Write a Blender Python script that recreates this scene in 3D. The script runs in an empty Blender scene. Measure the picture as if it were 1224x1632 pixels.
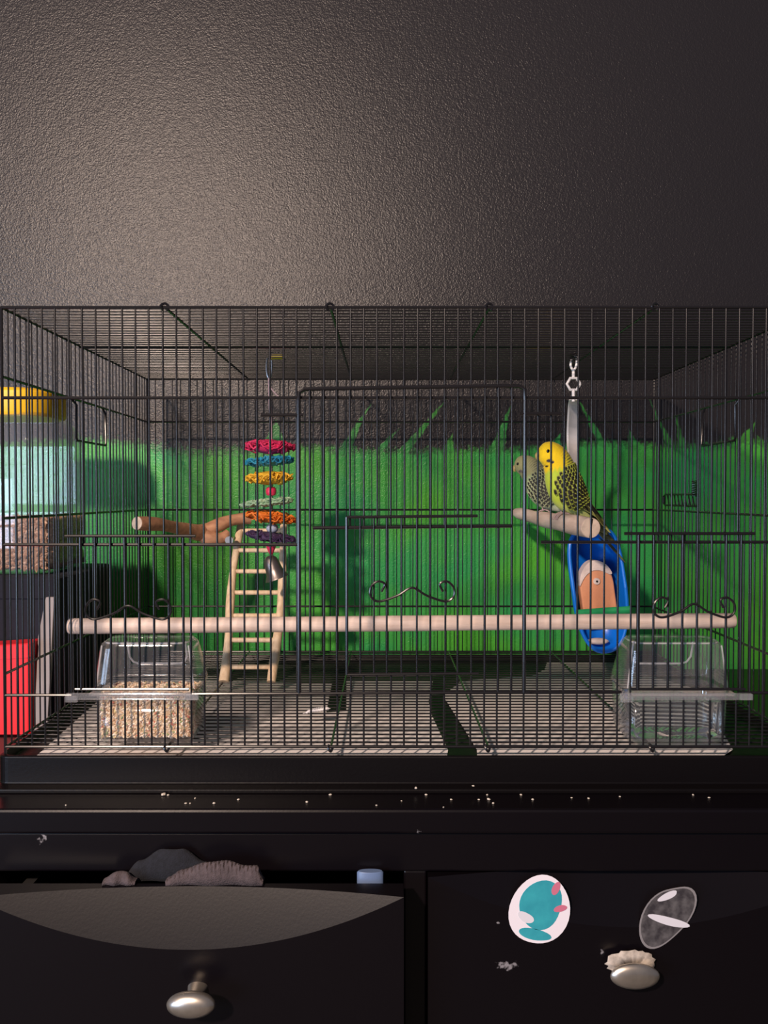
import bpy, math, random
from mathutils import Vector, Matrix

# ------------------------------------------------------------------ camera, world, lights, exposure
scene = bpy.context.scene
COL = scene.collection
FPX = 1272.0                       # focal length in pixels of the 1224 x 1632 frame
ZC = 1.174                         # camera height
PITCH = math.atan(26.0 / FPX)      # looking very slightly down

cam_data = bpy.data.cameras.new('camera')
cam_data.sensor_fit = 'HORIZONTAL'
cam_data.sensor_width = 36.0
cam_data.lens = 36.0 * FPX / 1224.0
cam_data.clip_start = 0.02
camera = bpy.data.objects.new('camera', cam_data)
camera.location = (0, 0, ZC)
camera.rotation_euler = (math.pi / 2 - PITCH, 0, 0)
COL.objects.link(camera)
scene.camera = camera

world = bpy.data.worlds.new('room_light')
scene.world = world
world.use_nodes = True
world.node_tree.nodes['Background'].inputs['Color'].default_value = (0.58, 0.68, 1.0, 1)
world.node_tree.nodes['Background'].inputs['Strength'].default_value = 0.11


def light(name, kind, loc, energy, color, rot=(0, 0, 0), **kw):
    d = bpy.data.lights.new(name, kind)
    d.energy = energy
    d.color = color
    for k, v in kw.items():
        setattr(d, k, v)
    o = bpy.data.objects.new(name, d)
    o.location = loc
    o.rotation_euler = rot
    COL.objects.link(o)
    return o


# warm ceiling lamp behind and to the left of the camera, cool window on the left
light('ceiling_lamp', 'POINT', (-0.90, -1.20, 2.19), 340, (1.0, 0.765, 0.615), shadow_soft_size=0.07)
light('window_daylight', 'AREA', (-1.9, -1.2, 1.06), 36, (0.55, 0.72, 1.0),
      rot=(math.radians(90), 0, math.radians(-41)), shape='RECTANGLE', size=1.3, size_y=0.85)

scene.view_settings.view_transform = 'Standard'
scene.view_settings.look = 'None'
scene.view_settings.exposure = 0.0
scene.view_settings.gamma = 1.0
scene.view_settings.use_curve_mapping = False

R = random.Random(7)


def at(px, py, Y):
    """world point at depth Y that a pixel of the photograph looks at"""
    a = (px - 612.0) / FPX
    b = -(py - 816.0) / FPX
    c, s = math.cos(PITCH), math.sin(PITCH)
    d = Vector((a, c + b * s, b * c - s))
    return Vector((0, 0, ZC)) + d * (Y / d.y)


# ------------------------------------------------------------------ materials
def new_mat(name):
    m = bpy.data.materials.new(name)
    m.use_nodes = True
    return m, m.node_tree.nodes, m.node_tree.links, m.node_tree.nodes['Principled BSDF']


def plain(name, col, rough=0.5, metal=0.0, spec=0.5, var=0.0, scale=40.0, bump=0.0, bscale=200.0, col2=None, stretch=None, **kw):
    m, n, l, b = new_mat(name)
    b.inputs['Base Color'].default_value = (*col, 1)
    b.inputs['Roughness'].default_value = rough
    b.inputs['Metallic'].default_value = metal
    b.inputs['Specular IOR Level'].default_value = spec
    for k, v in kw.items():
        b.inputs[k].default_value = v
    tc = n.new('ShaderNodeTexCoord')
    src = tc.outputs['Object']
    if stretch:
        mp = n.new('ShaderNodeMapping')
        mp.inputs['Scale'].default_value = stretch
        l.new(src, mp.inputs['Vector'])
        src = mp.outputs['Vector']
    if var or col2:
        t = n.new('ShaderNodeTexNoise')
        t.inputs['Scale'].default_value = scale
        t.inputs['Detail'].default_value = 5
        l.new(src, t.inputs['Vector'])
        r = n.new('ShaderNodeValToRGB')
        c2 = col2 or tuple(max(0, c * (1 - var)) for c in col)
        r.color_ramp.elements[0].color = (*c2, 1)
        r.color_ramp.elements[1].color = (*col, 1)
        r.color_ramp.elements[0].position = 0.35
        r.color_ramp.elements[1].position = 0.62
        l.new(t.outputs['Fac'], r.inputs['Fac'])
        l.new(r.outputs['Color'], b.inputs['Base Color'])
    if bump:
        t = n.new('ShaderNodeTexNoise')
        t.inputs['Scale'].default_value = bscale
        t.inputs['Detail'].default_value = 3
        l.new(src, t.inputs['Vector'])
        bp = n.new('ShaderNodeBump')
        bp.inputs['Strength'].default_value = bump
        bp.inputs['Distance'].default_value = 0.002
        l.new(t.outputs['Fac'], bp.inputs['Height'])
        l.new(bp.outputs['Normal'], b.inputs['Normal'])
    return m


def attr_mat(name, rough=0.6, bump=0.0, bscale=400, sheen=0.0, spec=0.4):
    m, n, l, b = new_mat(name)
    a = n.new('ShaderNodeVertexColor')
    a.layer_name = 'Col'
    l.new(a.outputs['Color'], b.inputs['Base Color'])
    b.inputs['Roughness'].default_value = rough
    b.inputs['Specular IOR Level'].default_value = spec
    if sheen:
        b.inputs['Sheen Weight'].default_value = sheen
    if bump:
        t = n.new('ShaderNodeTexNoise')
        t.inputs['Scale'].default_value = bscale
        tc = n.new('ShaderNodeTexCoord')
        l.new(tc.outputs['Object'], t.inputs['Vector'])
        bp = n.new('ShaderNodeBump')
        bp.inputs['Strength'].default_value = bump
        bp.inputs['Distance'].default_value = 0.001
        l.new(t.outputs['Fac'], bp.inputs['Height'])
        l.new(bp.outputs['Normal'], b.inputs['Normal'])
    return m


def clear_mat(name, tint=(0.985, 0.985, 0.99), body=0.028, haze=(0.75, 0.76, 0.80)):
    """thin clear plastic: transparent with a fresnel gloss and a little milky body"""
    m, n, l, b = new_mat(name)
    n.remove(b)
    out = n['Material Output']
    tr = n.new('ShaderNodeBsdfTransparent')
    tr.inputs['Color'].default_value = (*tint, 1)
    df = n.new('ShaderNodeBsdfDiffuse')
    df.inputs['Color'].default_value = (*haze, 1)
    gl = n.new('ShaderNodeBsdfGlossy')
    gl.inputs['Roughness'].default_value = 0.06
    m1 = n.new('ShaderNodeMixShader')
    m1.inputs['Fac'].default_value = body
    l.new(tr.outputs[0], m1.inputs[1])
    l.new(df.outputs[0], m1.inputs[2])
    lw = n.new('ShaderNodeLayerWeight')
    lw.inputs['Blend'].default_value = 0.5
    pw = n.new('ShaderNodeMath')
    pw.operation = 'POWER'
    l.new(lw.outputs['Facing'], pw.inputs[0])
    pw.inputs[1].default_value = 4.0
    sc_ = n.new('ShaderNodeMath')
    sc_.operation = 'MULTIPLY_ADD'
    l.new(pw.outputs[0], sc_.inputs[0])
    sc_.inputs[1].default_value = 0.80
    sc_.inputs[2].default_value = 0.045
    m2 = n.new('ShaderNodeMixShader')
    l.new(sc_.outputs[0], m2.inputs['Fac'])
    l.new(m1.outputs[0], m2.inputs[1])
    l.new(gl.outputs[0], m2.inputs[2])
    l.new(m2.outputs[0], out.inputs['Surface'])
    return m


def wood(name, c1, c2, stretch, rough=0.62, scale=9.0):
    return plain(name, c1, rough, col2=c2, scale=scale, stretch=stretch, bump=0.15, bscale=60)


M = {}
M['wire'] = plain('black_wire_enamel', (0.010, 0.009, 0.010), 0.22, spec=0.6)
M['black_plastic'] = plain('black_tray_plastic', (0.0036, 0.0028, 0.0032), 0.36, spec=0.22, bump=0.06, bscale=300)
M['dowel'] = wood('pale_dowel_wood', (0.74, 0.60, 0.52), (0.60, 0.46, 0.38), (1.2, 14, 14))
M['stick'] = wood('sanded_perch_wood', (0.72, 0.58, 0.50), (0.55, 0.41, 0.34), (10, 1.5, 10))
M['cut'] = plain('cut_end_wood', (0.80, 0.64, 0.50), 0.7, var=0.25, scale=120)
M['branch'] = wood('brown_branch_wood', (0.52, 0.27, 0.15), (0.38, 0.18, 0.10), (3, 20, 20))
M['ladder'] = wood('peeled_ladder_wood', (0.80, 0.62, 0.42), (0.62, 0.44, 0.27), (20, 20, 2.2))
M['clear'] = clear_mat('clear_feeder_plastic')
M['jar'] = clear_mat('clear_jar_plastic', body=0.05, haze=(0.5, 0.52, 0.57))
M['clear_edge'] = clear_mat('clear_plastic_edge', body=0.30, haze=(0.85, 0.86, 0.90))
M['clear_flange'] = clear_mat('clear_plastic_flange', body=0.07, haze=(0.8, 0.81, 0.85))
M['yellow_lid'] = plain('yellow_lid_plastic', (0.85, 0.50, 0.02), 0.4)
M['navy'] = plain('navy_cloth', (0.005, 0.006, 0.016), 0.9, var=0.3, scale=150, bump=0.3, bscale=700)
M['red'] = plain('red_plastic', (0.75, 0.02, 0.03), 0.42)
M['grey_board'] = plain('grey_board', (0.28, 0.25, 0.25), 0.7, var=0.15)
M['paper'] = plain('tray_paper', (0.90, 0.86, 0.85), 0.8, col2=(0.82, 0.77, 0.76), scale=14)
M['blue'] = plain('blue_plastic', (0.005, 0.17, 0.72), 0.28, spec=0.5)
M['green_band'] = plain('green_rubber', (0.01, 0.30, 0.10), 0.5)
M['mineral'] = plain('salmon_mineral', (0.72, 0.32, 0.17), 0.85, col2=(0.66, 0.28, 0.15), scale=30, bump=0.3, bscale=150)
M['chalk'] = plain('white_chalk', (0.75, 0.62, 0.56), 0.9, bump=0.4, bscale=300, var=0.2, scale=60)
M['white_plastic'] = plain('white_plastic', (0.84, 0.82, 0.82), 0.4)
M['steel'] = plain('brushed_steel', (0.55, 0.55, 0.56), 0.3, metal=1.0)
M['bell'] = plain('dull_bell_metal', (0.23, 0.20, 0.19), 0.38, metal=0.85)
M['nickel'] = plain('worn_nickel_knob', (0.62, 0.56, 0.48), 0.34, metal=0.9, var=0.15, scale=90)
M['yellow_clip'] = plain('yellow_clip', (0.75, 0.62, 0.02), 0.4)
M['pink'] = plain('pink_woven_fibre', (0.72, 0.03, 0.13), 0.6, bump=0.3, bscale=500)
M['teal'] = plain('teal_woven_fibre', (0.02, 0.28, 0.45), 0.6, bump=0.3, bscale=500)
M['yellow'] = plain('yellow_woven_fibre', (0.78, 0.45, 0.03), 0.6, bump=0.3, bscale=500)
M['mint'] = plain('pale_green_paper_fibre', (0.36, 0.55, 0.36), 0.6, bump=0.2, bscale=500)
M['orange'] = plain('orange_woven_fibre', (0.80, 0.20, 0.02), 0.6, bump=0.3, bscale=500)
M['purple'] = plain('purple_woven_fibre', (0.055, 0.03, 0.09), 0.6, bump=0.3, bscale=500)
M['bead_red'] = plain('red_bead', (0.62, 0.03, 0.10), 0.3)
M['bead_grey'] = plain('pale_blue_bead', (0.42, 0.47, 0.60), 0.3)
M['cord'] = plain('twisted_cord', (0.45, 0.33, 0.36), 0.8)
M['cloth_blue'] = plain('dark_denim_cloth', (0.009, 0.010, 0.016), 0.95, var=0.4, scale=260, bump=0.4, bscale=900)
M['sock'] = plain('grey_ribbed_knit', (0.085, 0.065, 0.07), 0.95, bump=0.5, bscale=900, var=0.3, scale=220)
M['eye'] = plain('glossy_black_eye', (0.004, 0.004, 0.004), 0.12)
M['foot'] = plain('bird_foot_skin', (0.38, 0.28, 0.27), 0.7)
M['beak'] = plain('olive_beak', (0.42, 0.34, 0.12), 0.45)
M['cere'] = plain('bird_cere', (0.36, 0.26, 0.22), 0.5)
M['husk'] = plain('seed_husk', (0.62, 0.56, 0.48), 0.8)
M['feather_white'] = plain('white_down', (0.78, 0.76, 0.78), 0.8)
M['sticker_white'] = plain('sticker_white_vinyl', (0.78, 0.74, 0.80), 0.35)
M['sticker_teal'] = plain('sticker_teal_print', (0.03, 0.29, 0.36), 0.35, col2=(0.04, 0.36, 0.42), scale=60)
M['sticker_pink'] = plain('sticker_pink_print', (0.55, 0.16, 0.24), 0.35)
M['sticker_pale'] = plain('sticker_pale_print', (0.66, 0.66, 0.72), 0.35)
M['sticker_grey'] = plain('sticker_grey_print', (0.035, 0.032, 0.037), 0.4, col2=(0.11, 0.105, 0.11), scale=110)
M['sticker_edge'] = plain('sticker_clear_edge', (0.22, 0.21, 0.22), 0.35)
M['torn'] = plain('torn_white_paper', (0.50, 0.44, 0.38), 0.85, var=0.4, scale=180)
M['blue_cap'] = plain('pale_blue_cap', (0.12, 0.18, 0.32), 0.4)
M['plumage'] = attr_mat('bird_plumage', 0.75, bump=0.25, bscale=900, sheen=0.15, spec=0.25)
M['quill'] = attr_mat('bird_feathers', 0.62, spec=0.3)
M['grain'] = attr_mat('mixed_grain', 0.65)
M['drawer_in'] = plain('drawer_inside', (0.012, 0.011, 0.011), 0.7)
M['floorboards'] = plain('floor_carpet', (0.10, 0.09, 0.08), 0.95, var=0.3, scale=300)

# water in the drinking cup
m, n, l, b = new_mat('drinking_water')
b.inputs['Base Color'].default_value = (0.90, 0.96, 0.95, 1)
b.inputs['Transmission Weight'].default_value = 1.0
b.inputs['Roughness'].default_value = 0.02
b.inputs['IOR'].default_value = 1.33
M['water'] = m


def dresser_material(name, marks):
    """black satin lacquer with chalky scuffs worn into it at given world spots"""
    m, n, l, b = new_mat(name)
    geo = n.new('ShaderNodeNewGeometry')
    ns = n.new('ShaderNodeTexNoise')
    ns.inputs['Scale'].default_value = 260
    ns.inputs['Detail'].default_value = 4
    l.new(geo.outputs['Position'], ns.inputs['Vector'])
    total = None
    for (p, rx, rz, thr) in marks:
        sub = n.new('ShaderNodeVectorMath')
        sub.operation = 'SUBTRACT'
        l.new(geo.outputs['Position'], sub.inputs[0])
        sub.inputs[1].default_value = p
        mul = n.new('ShaderNodeVectorMath')
        mul.operation = 'MULTIPLY'
        l.new(sub.outputs[0], mul.inputs[0])
        mul.inputs[1].default_value = (1 / rx, 1 / 0.05, 1 / rz)
        ln = n.new('ShaderNodeVectorMath')
        ln.operation = 'LENGTH'
        l.new(mul.outputs[0], ln.inputs[0])
        mr = n.new('ShaderNodeMapRange')
        mr.inputs['From Min'].default_value = 0.3
        mr.inputs['From Max'].default_value = 1.0
        mr.inputs['To Min'].default_value = thr
        mr.inputs['To Max'].default_value = -0.3
        l.new(ln.outputs['Value'], mr.inputs['Value'])
        if total is None:
            total = mr.outputs[0]
        else:
            mx = n.new('ShaderNodeMath')
            mx.operation = 'MAXIMUM'
            l.new(total, mx.inputs[0])
            l.new(mr.outputs[0], mx.inputs[1])
            total = mx.outputs[0]
    add = n.new('ShaderNodeMath')
    add.operation = 'ADD'
    l.new(total, add.inputs[0])
    l.new(ns.outputs['Fac'], add.inputs[1])
    st = n.new('ShaderNodeMapRange')
    st.inputs['From Min'].default_value = 0.72
    st.inputs['From Max'].default_value = 0.86
    st.inputs['To Max'].default_value = 0.5
    l.new(add.outputs[0], st.inputs['Value'])
    mix = n.new('ShaderNodeMix')
    mix.data_type = 'RGBA'
    mix.inputs['A'].default_value = (0.0034, 0.0024, 0.0036, 1)
    mix.inputs['B'].default_value = (0.45, 0.43, 0.46, 1)
    l.new(st.outputs[0], mix.inputs['Factor'])
    l.new(mix.outputs['Result'], b.inputs['Base Color'])
    b.inputs['Roughness'].default_value = 0.30
    b.inputs['Specular IOR Level'].default_value = 0.26
    t2 = n.new('ShaderNodeTexNoise')
    t2.inputs['Scale'].default_value = 420
    l.new(geo.outputs['Position'], t2.inputs['Vector'])
    bp = n.new('ShaderNodeBump')
    bp.inputs['Strength'].default_value = 0.03
    bp.inputs['Distance'].default_value = 0.001
    l.new(t2.outputs['Fac'], bp.inputs['Height'])
    l.new(bp.outputs['Normal'], b.inputs['Normal'])
    return m


Y_WALL = 1.262


def wall_material():
    """charcoal orange-peel paint with a hand-painted band of green grass"""
    m, n, l, b = new_mat('painted_wall')
    geo = n.new('ShaderNodeNewGeometry')
    pos = geo.outputs['Position']

    def mth(op, a, bb=None, c=None, clamp=False):
        q = n.new('ShaderNodeMath')
        q.operation = op
        q.use_clamp = clamp
        for i, v in enumerate((a, bb, c)):
            if v is None:
                continue
            if isinstance(v, (int, float)):
                q.inputs[i].default_value = v
            else:
                l.new(v, q.inputs[i])
        return q.outputs[0]

    def noise(scale, detail=3, off=0.0):
        t = n.new('ShaderNodeTexNoise')
        t.inputs['Scale'].default_value = scale
        t.inputs['Detail'].default_value = detail
        if off:
            v = n.new('ShaderNodeVectorMath')
            v.operation = 'ADD'
            v.inputs[1].default_value = (off, off, off)
            l.new(pos, v.inputs[0])
            l.new(v.outputs[0], t.inputs['Vector'])
        else:
            l.new(pos, t.inputs['Vector'])
        return t.outputs['Fac']
    sp = n.new('ShaderNodeSeparateXYZ')
    l.new(pos, sp.inputs[0])
    X, Z = sp.outputs['X'], sp.outputs['Z']
    wob = mth('MULTIPLY', mth('SUBTRACT', noise(70), 0.5), 0.010)
    brush = mth('MULTIPLY', mth('SUBTRACT', noise(220, 2, 3.1), 0.5), 0.030)
    low = mth('MULTIPLY', mth('SUBTRACT', noise(5, 1, 9.0), 0.5), 0.05)
    zedge = at(700, 714, Y_WALL).z
    d = mth('SUBTRACT', mth('ADD', mth('ADD', zedge, low), brush), Z)
    mask = mth('SMOOTH_MIN', mth('MULTIPLY_ADD', d, 60.0, 0.5, clamp=True), 1.0, 0.0)
    blades = [((548, 718), (592, 640), 10), ((606, 716), (636, 682), 8), ((646, 716), (712, 636), 10),
              ((792, 716), (813, 645), 12), ((958, 704), (920, 632), 8), ((1064, 700), (1034, 634), 5),
              ((437, 712), (441, 668), 20), ((1086, 705), (1076, 660), 6), ((1180, 712), (1206, 670), 14),
              ((715, 716), (722, 690), 10), ((1012, 712), (1001, 684), 12), ((880, 716), (893, 690), 14)]
    bm = None
    xw = mth('ADD', X, wob)
    for (bp_, tp, w) in blades:
        p0 = at(*bp_, Y_WALL)
        p1 = at(*tp, Y_WALL)
        t = mth('DIVIDE', mth('SUBTRACT', Z, p0.z), p1.z - p0.z)
        cx = mth('MULTIPLY_ADD', t, p1.x - p0.x, p0.x)
        hw = mth('MULTIPLY', mth('SUBTRACT', 1.0, t), w * Y_WALL / FPX)
        dd = mth('SUBTRACT', hw, mth('ABSOLUTE', mth('SUBTRACT', xw, cx)))
        k = mth('MULTIPLY', mth('MULTIPLY_ADD', dd, 500.0, 0.3, clamp=True), mth('GREATER_THAN', t, -0.15))
        bm = k if bm is None else mth('MAXIMUM', bm, k)
    bm = mth('MULTIPLY', bm, mth('MULTIPLY_ADD', noise(55, 3, 5.0), 1.1, 0.05, clamp=True))
    full = mth('MAXIMUM', mask, bm)
    gm = n.new('ShaderNodeMix')
    gm.data_type = 'RGBA'
    gm.inputs['A'].default_value = (0.080, 0.42, 0.035, 1)
    gm.inputs['B'].default_value = (0.030, 0.34, 0.090, 1)
    l.new(mth('MULTIPLY_ADD', mth('SUBTRACT', noise(9, 3, 1.7), 0.5), 3.0, 0.5, clamp=True), gm.inputs['Factor'])
    wm = n.new('ShaderNodeMix')
    wm.data_type = 'RGBA'
    wm.inputs['A'].default_value = (0.020, 0.0185, 0.021, 1)
    l.new(gm.outputs['Result'], wm.inputs['B'])
    l.new(full, wm.inputs['Factor'])
    l.new(wm.outputs['Result'], b.inputs['Base Color'])
    b.inputs['Roughness'].default_value = 0.33
    b.inputs['Specular IOR Level'].default_value = 0.36
    vor = noise(480, 2, 2.0)
    vor2 = noise(230, 2, 4.0)
    h = mth('ADD', vor, mth('MULTIPLY', vor2, 0.8))
    bp = n.new('ShaderNodeBump')
    bp.inputs['Strength'].default_value = 0.6
    bp.inputs['Distance'].default_value = 0.0011
    l.new(h, bp.inputs['Height'])
    l.new(bp.outputs['Normal'], b.inputs['Normal'])
    return m


M['wall'] = wall_material()

# ------------------------------------------------------------------ mesh helpers
ORG = {}


class MB:
    def __init__(self):
        self.v, self.f, self.c = [], [], []

    def add(self, vs, fs, col=None):
        o = len(self.v)
        self.v += [Vector(p) for p in vs]
        self.f += [tuple(i + o for i in f) for f in fs]
        if col is not None:
            self.c += ([col] * len(vs)) if not isinstance(col, list) else col
        return self

    def box(self, x0, x1, y0, y1, z0, z1):
        vs = [(x, y, z) for z in (z0, z1) for y in (y0, y1) for x in (x0, x1)]
        fs = [(0, 2, 3, 1), (4, 5, 7, 6), (0, 1, 5, 4), (2, 6, 7, 3), (0, 4, 6, 2), (1, 3, 7, 5)]
        return self.add(vs, fs)

    def tube(self, pts, r, seg=8, cap=True, sq=1.0):
        pts = [Vector(p) for p in pts]
        n_ = len(pts)
        rs = r if isinstance(r, (list, tuple)) else [r] * n_
        t0 = (pts[1] - pts[0]).normalized()
        up = Vector((0, 0, 1)) if abs(t0.z) < 0.9 else Vector((0, 1, 0))
        u = t0.cross(up).normalized()
        vs = []
        for i, p in enumerate(pts):
            t = (pts[min(i + 1, n_ - 1)] - pts[max(i - 1, 0)]).normalized()
            u = (u - t * u.dot(t)).normalized()
            w = t.cross(u)
            for k in range(seg):
                a = 2 * math.pi * k / seg
                vs.append(p + (u * math.cos(a) + w * math.sin(a) * sq) * rs[i])
        fs = []
        for i in range(n_ - 1):
            for k in range(seg):
                k2 = (k + 1) % seg
                fs.append((i * seg + k, i * seg + k2, (i + 1) * seg + k2, (i + 1) * seg + k))
        if cap:
            fs.append(tuple(range(seg - 1, -1, -1)))
            fs.append(tuple((n_ - 1) * seg + k for k in range(seg)))
        return self.add(vs, fs)

    def lathe(self, prof, seg=24, center=(0, 0, 0), axis='z'):
        c = Vector(center)
        vs, fs = [], []
        for (r, h) in prof:
            for k in range(seg):
                a = 2 * math.pi * k / seg
                if axis == 'z':
                    q = Vector((r * math.cos(a), r * math.sin(a), h))
                elif axis == 'y':
                    q = Vector((r * math.cos(a), h, r * math.sin(a)))
                else:
                    q = Vector((h, r * math.cos(a), r * math.sin(a)))
                vs.append(c + q)
        for i in range(len(prof) - 1):
            for k in range(seg):
                k2 = (k + 1) % seg
                fs.append((i * seg + k, i * seg + k2, (i + 1) * seg + k2, (i + 1) * seg + k))
        fs.append(tuple(range(seg - 1, -1, -1)))
        fs.append(tuple((len(prof) - 1) * seg + k for k in range(seg)))
        return self.add(vs, fs)

    def prism(self, poly, y0, y1):
        """polygon given as (x, z) pairs, extruded along y"""
        k = len(poly)
        vs = [(p[0], y0, p[1]) for p in poly] + [(p[0], y1, p[1]) for p in poly]
        fs = [tuple(range(k)), tuple(range(2 * k - 1, k - 1, -1))]
        fs += [(i, i + k, (i + 1) % k + k, (i + 1) % k) for i in range(k)]
        return self.add(vs, fs)

    def ellipsoid(self, c, rx, ry, rz, seg=12, rings=8, rot=None, col=None):
        c = Vector(c)
        vs, fs = [], []
        for i in range(rings + 1):
            th = math.pi * i / rings
            for k in range(seg):
                a = 2 * math.pi * k / seg
                q = Vector((rx * math.sin(th) * math.cos(a), ry * math.sin(th) * math.sin(a), rz * math.cos(th)))
                if rot is not None:
                    q = rot @ q
                vs.append(c + q)
        for i in range(rings):
            for k in range(seg):
                k2 = (k + 1) % seg
                fs.append((i * seg + k, (i + 1) * seg + k, (i + 1) * seg + k2, i * seg + k2))
        return self.add(vs, fs, col)

    def build(self, name, mat, parent=None, smooth=True, bevel=0.0, solid=0.0, sub=0, base=False, origin=None):
        if parent is not None:
            org = ORG.get(parent.name, Vector((0, 0, 0)))
        elif origin is not None:
            org = Vector(origin)
        else:
            xs = [v.x for v in self.v]
            ys = [v.y for v in self.v]
            org = Vector(((min(xs) + max(xs)) / 2, (min(ys) + max(ys)) / 2, min(v.z for v in self.v)))
        me = bpy.data.meshes.new(name)
        me.from_pydata([v - org for v in self.v], [], self.f)
        me.update()
        if self.c:
            ca = me.color_attributes.new('Col', 'FLOAT_COLOR', 'POINT')
            flat = []
            for c in self.c:
                flat += [c[0], c[1], c[2], 1.0]
            ca.data.foreach_set('color', flat)
        me.materials.append(mat)
        if smooth:
            me.polygons.foreach_set('use_smooth', [True] * len(me.polygons))
        o = bpy.data.objects.new(name, me)
        COL.objects.link(o)
        if parent is not None:
            o.parent = parent
            ORG[o.name] = org
        else:
            o.location = org
            ORG[o.name] = org
        if solid:
            s = o.modifiers.new('thickness', 'SOLIDIFY')
            s.thickness = solid
        if bevel:
            bv = o.modifiers.new('edges', 'BEVEL')
            bv.width = bevel
            bv.segments = 2
            bv.limit_method = 'ANGLE'
            bv.angle_limit = math.radians(40)
        if sub:
            s = o.modifiers.new('smooth', 'SUBSURF')
            s.levels = s.render_levels = sub
        if smooth and not sub:
            try:
                me.set_sharp_from_angle(angle=math.radians(40))
            except Exception:
                pass
        return o


def tag(o, label=None, cat=None, group=None, kind=None):
    if label:
        o['label'] = label
    if cat:
        o['category'] = cat
    if group:
        o['group'] = group
    if kind:
        o['kind'] = kind
    return o


def thing(name, loc, label, cat, group=None):
    o = bpy.data.objects.new(name, None)
    o.empty_display_size = 0.02
    o.location = loc
    COL.objects.link(o)
    ORG[o.name] = Vector(loc)
    return tag(o, label, cat, group)


def spline(pts, per=6):
    pts = [Vector(p) for p in pts]
    out = []
    for i in range(len(pts) - 1):
        p0, p1, p2, p3 = pts[max(i - 1, 0)], pts[i], pts[i + 1], pts[min(i + 2, len(pts) - 1)]
        for k in range(per):
            t = k / per
            out.append(0.5 * ((2 * p1) + (p2 - p0) * t + (2 * p0 - 5 * p1 + 4 * p2 - p3) * t * t
                              + (3 * p1 - p0 - 3 * p2 + p3) * t ** 3))
    out.append(pts[-1])
    return out


def rrect(x0, x1, y0, y1, r, k=5):
    """rounded rectangle outline in the xy plane"""
    out = []
    for (cx, cy, a0) in ((x1 - r, y1 - r, 0), (x0 + r, y1 - r, 90), (x0 + r, y0 + r, 180), (x1 - r, y0 + r, 270)):
        for i in range(k + 1):
            a = math.radians(a0 + 90 * i / k)
            out.append((cx + r * math.cos(a), cy + r * math.sin(a)))
    return out


def stack(mb, rings, cap_bottom=True, cap_top=True, skip=None):
    """skin a list of equal-length rings of 3-D points"""
    k = len(rings[0])
    vs = [p for rg in rings for p in rg]
    fs = []
    for i in range(len(rings) - 1):
        for j in range(k):
            j2 = (j + 1) % k
            q = (i * k + j, i * k + j2, (i + 1) * k + j2, (i + 1) * k + j)
            if skip and skip(sum((Vector(vs[t]) for t in q), Vector()) / 4):
                continue
            fs.append(q)
    if cap_bottom:
        fs.append(tuple(range(k - 1, -1, -1)))
    if cap_top:
        fs.append(tuple((len(rings) - 1) * k + j for j in range(k)))
    mb.add(vs, fs)
    return mb


# ------------------------------------------------------------------ the setting
def slab(name, x0, x1, y0, y1, z0, z1, mat):
    return tag(MB().box(x0, x1, y0, y1, z0, z1).build(name, mat, smooth=False), kind='structure')


w = slab('wall_back', -2.6, 2.6, Y_WALL, Y_WALL + 0.12, 0.0, 2.5, M['wall'])
tag(w, 'dark charcoal textured wall with a painted band of green grass')
slab('floor', -2.6, 2.6, -2.6, Y_WALL + 0.12, -0.06, 0.0, M['floorboards'])

# ------------------------------------------------------------------ dresser
TOP = 0.900                        # dresser top height
Y_EDGE = 0.6915
M['lacquer'] = dresser_material('black_lacquer', [
    (tuple(at(66, 1337, 0.695)), 0.011, 0.011, 0.25),
    (tuple(at(810, 1549, 0.68)), 0.020, 0.011, 0.27),
    (tuple(at(797, 1481, 0.68)), 0.003, 0.003, 0.3),
    (tuple(at(668, 1322, 0.695)), 0.006, 0.006, 0.18),
    (tuple(at(965, 1527, 0.68)), 0.007, 0.008, 0.25)])
dresser = thing('dresser', (0.03, 0.95, 0.0), 'wide black lacquered dresser carrying the birdcage, round metal knobs on its drawers', 'dresser')
DX0, DX1 = -0.74, 0.80
MB().box(DX0, DX1, Y_EDGE, Y_WALL - 0.004, TOP - 0.022, TOP).build('top', M['lacquer'], dresser, smooth=False, bevel=0.0025)
Z_RAIL = at(612, 1386, 0.70).z
fr = MB().box(DX0 + 0.006, DX1 - 0.006, 0.696, 0.716, Z_RAIL, TOP - 0.022)
fr.build('top_rail', M['lacquer'], dresser, smooth=False, bevel=0.002)
Z_LOW = 0.62
for (a, b_) in ((DX0 + 0.006, -0.72), (-0.361, -0.341), (0.0175, 0.0375), (0.396, 0.416), (0.775, DX1 - 0.006)):
    MB().box(a, b_, 0.698, 0.716, 0.08, Z_RAIL).build('stile', M['lacquer'], dresser, smooth=False, bevel=0.0015)
for (a, b_) in ((DX0 + 0.006, DX0 + 0.026), (DX1 - 0.026, DX1 - 0.006)):
    MB().box(a, b_, 0.716, Y_WALL - 0.01, 0.08, TOP - 0.022).build('side_panel', M['lacquer'], dresser, smooth=False)
for x in (DX0 + 0.006, DX1 - 0.056):
    for y in (0.70, Y_WALL - 0.07):
        MB().box(x, x + 0.05, y, y + 0.05, 0, 0.08).build('foot', M['lacquer'], dresser, smooth=False, bevel=0.003)
MB().box(DX0 + 0.026, DX1 - 0.026, 0.74, Y_WALL - 0.02, 0.08, 0.095).build('bottom_panel', M['drawer_in'], dresser, smooth=False)


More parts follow.
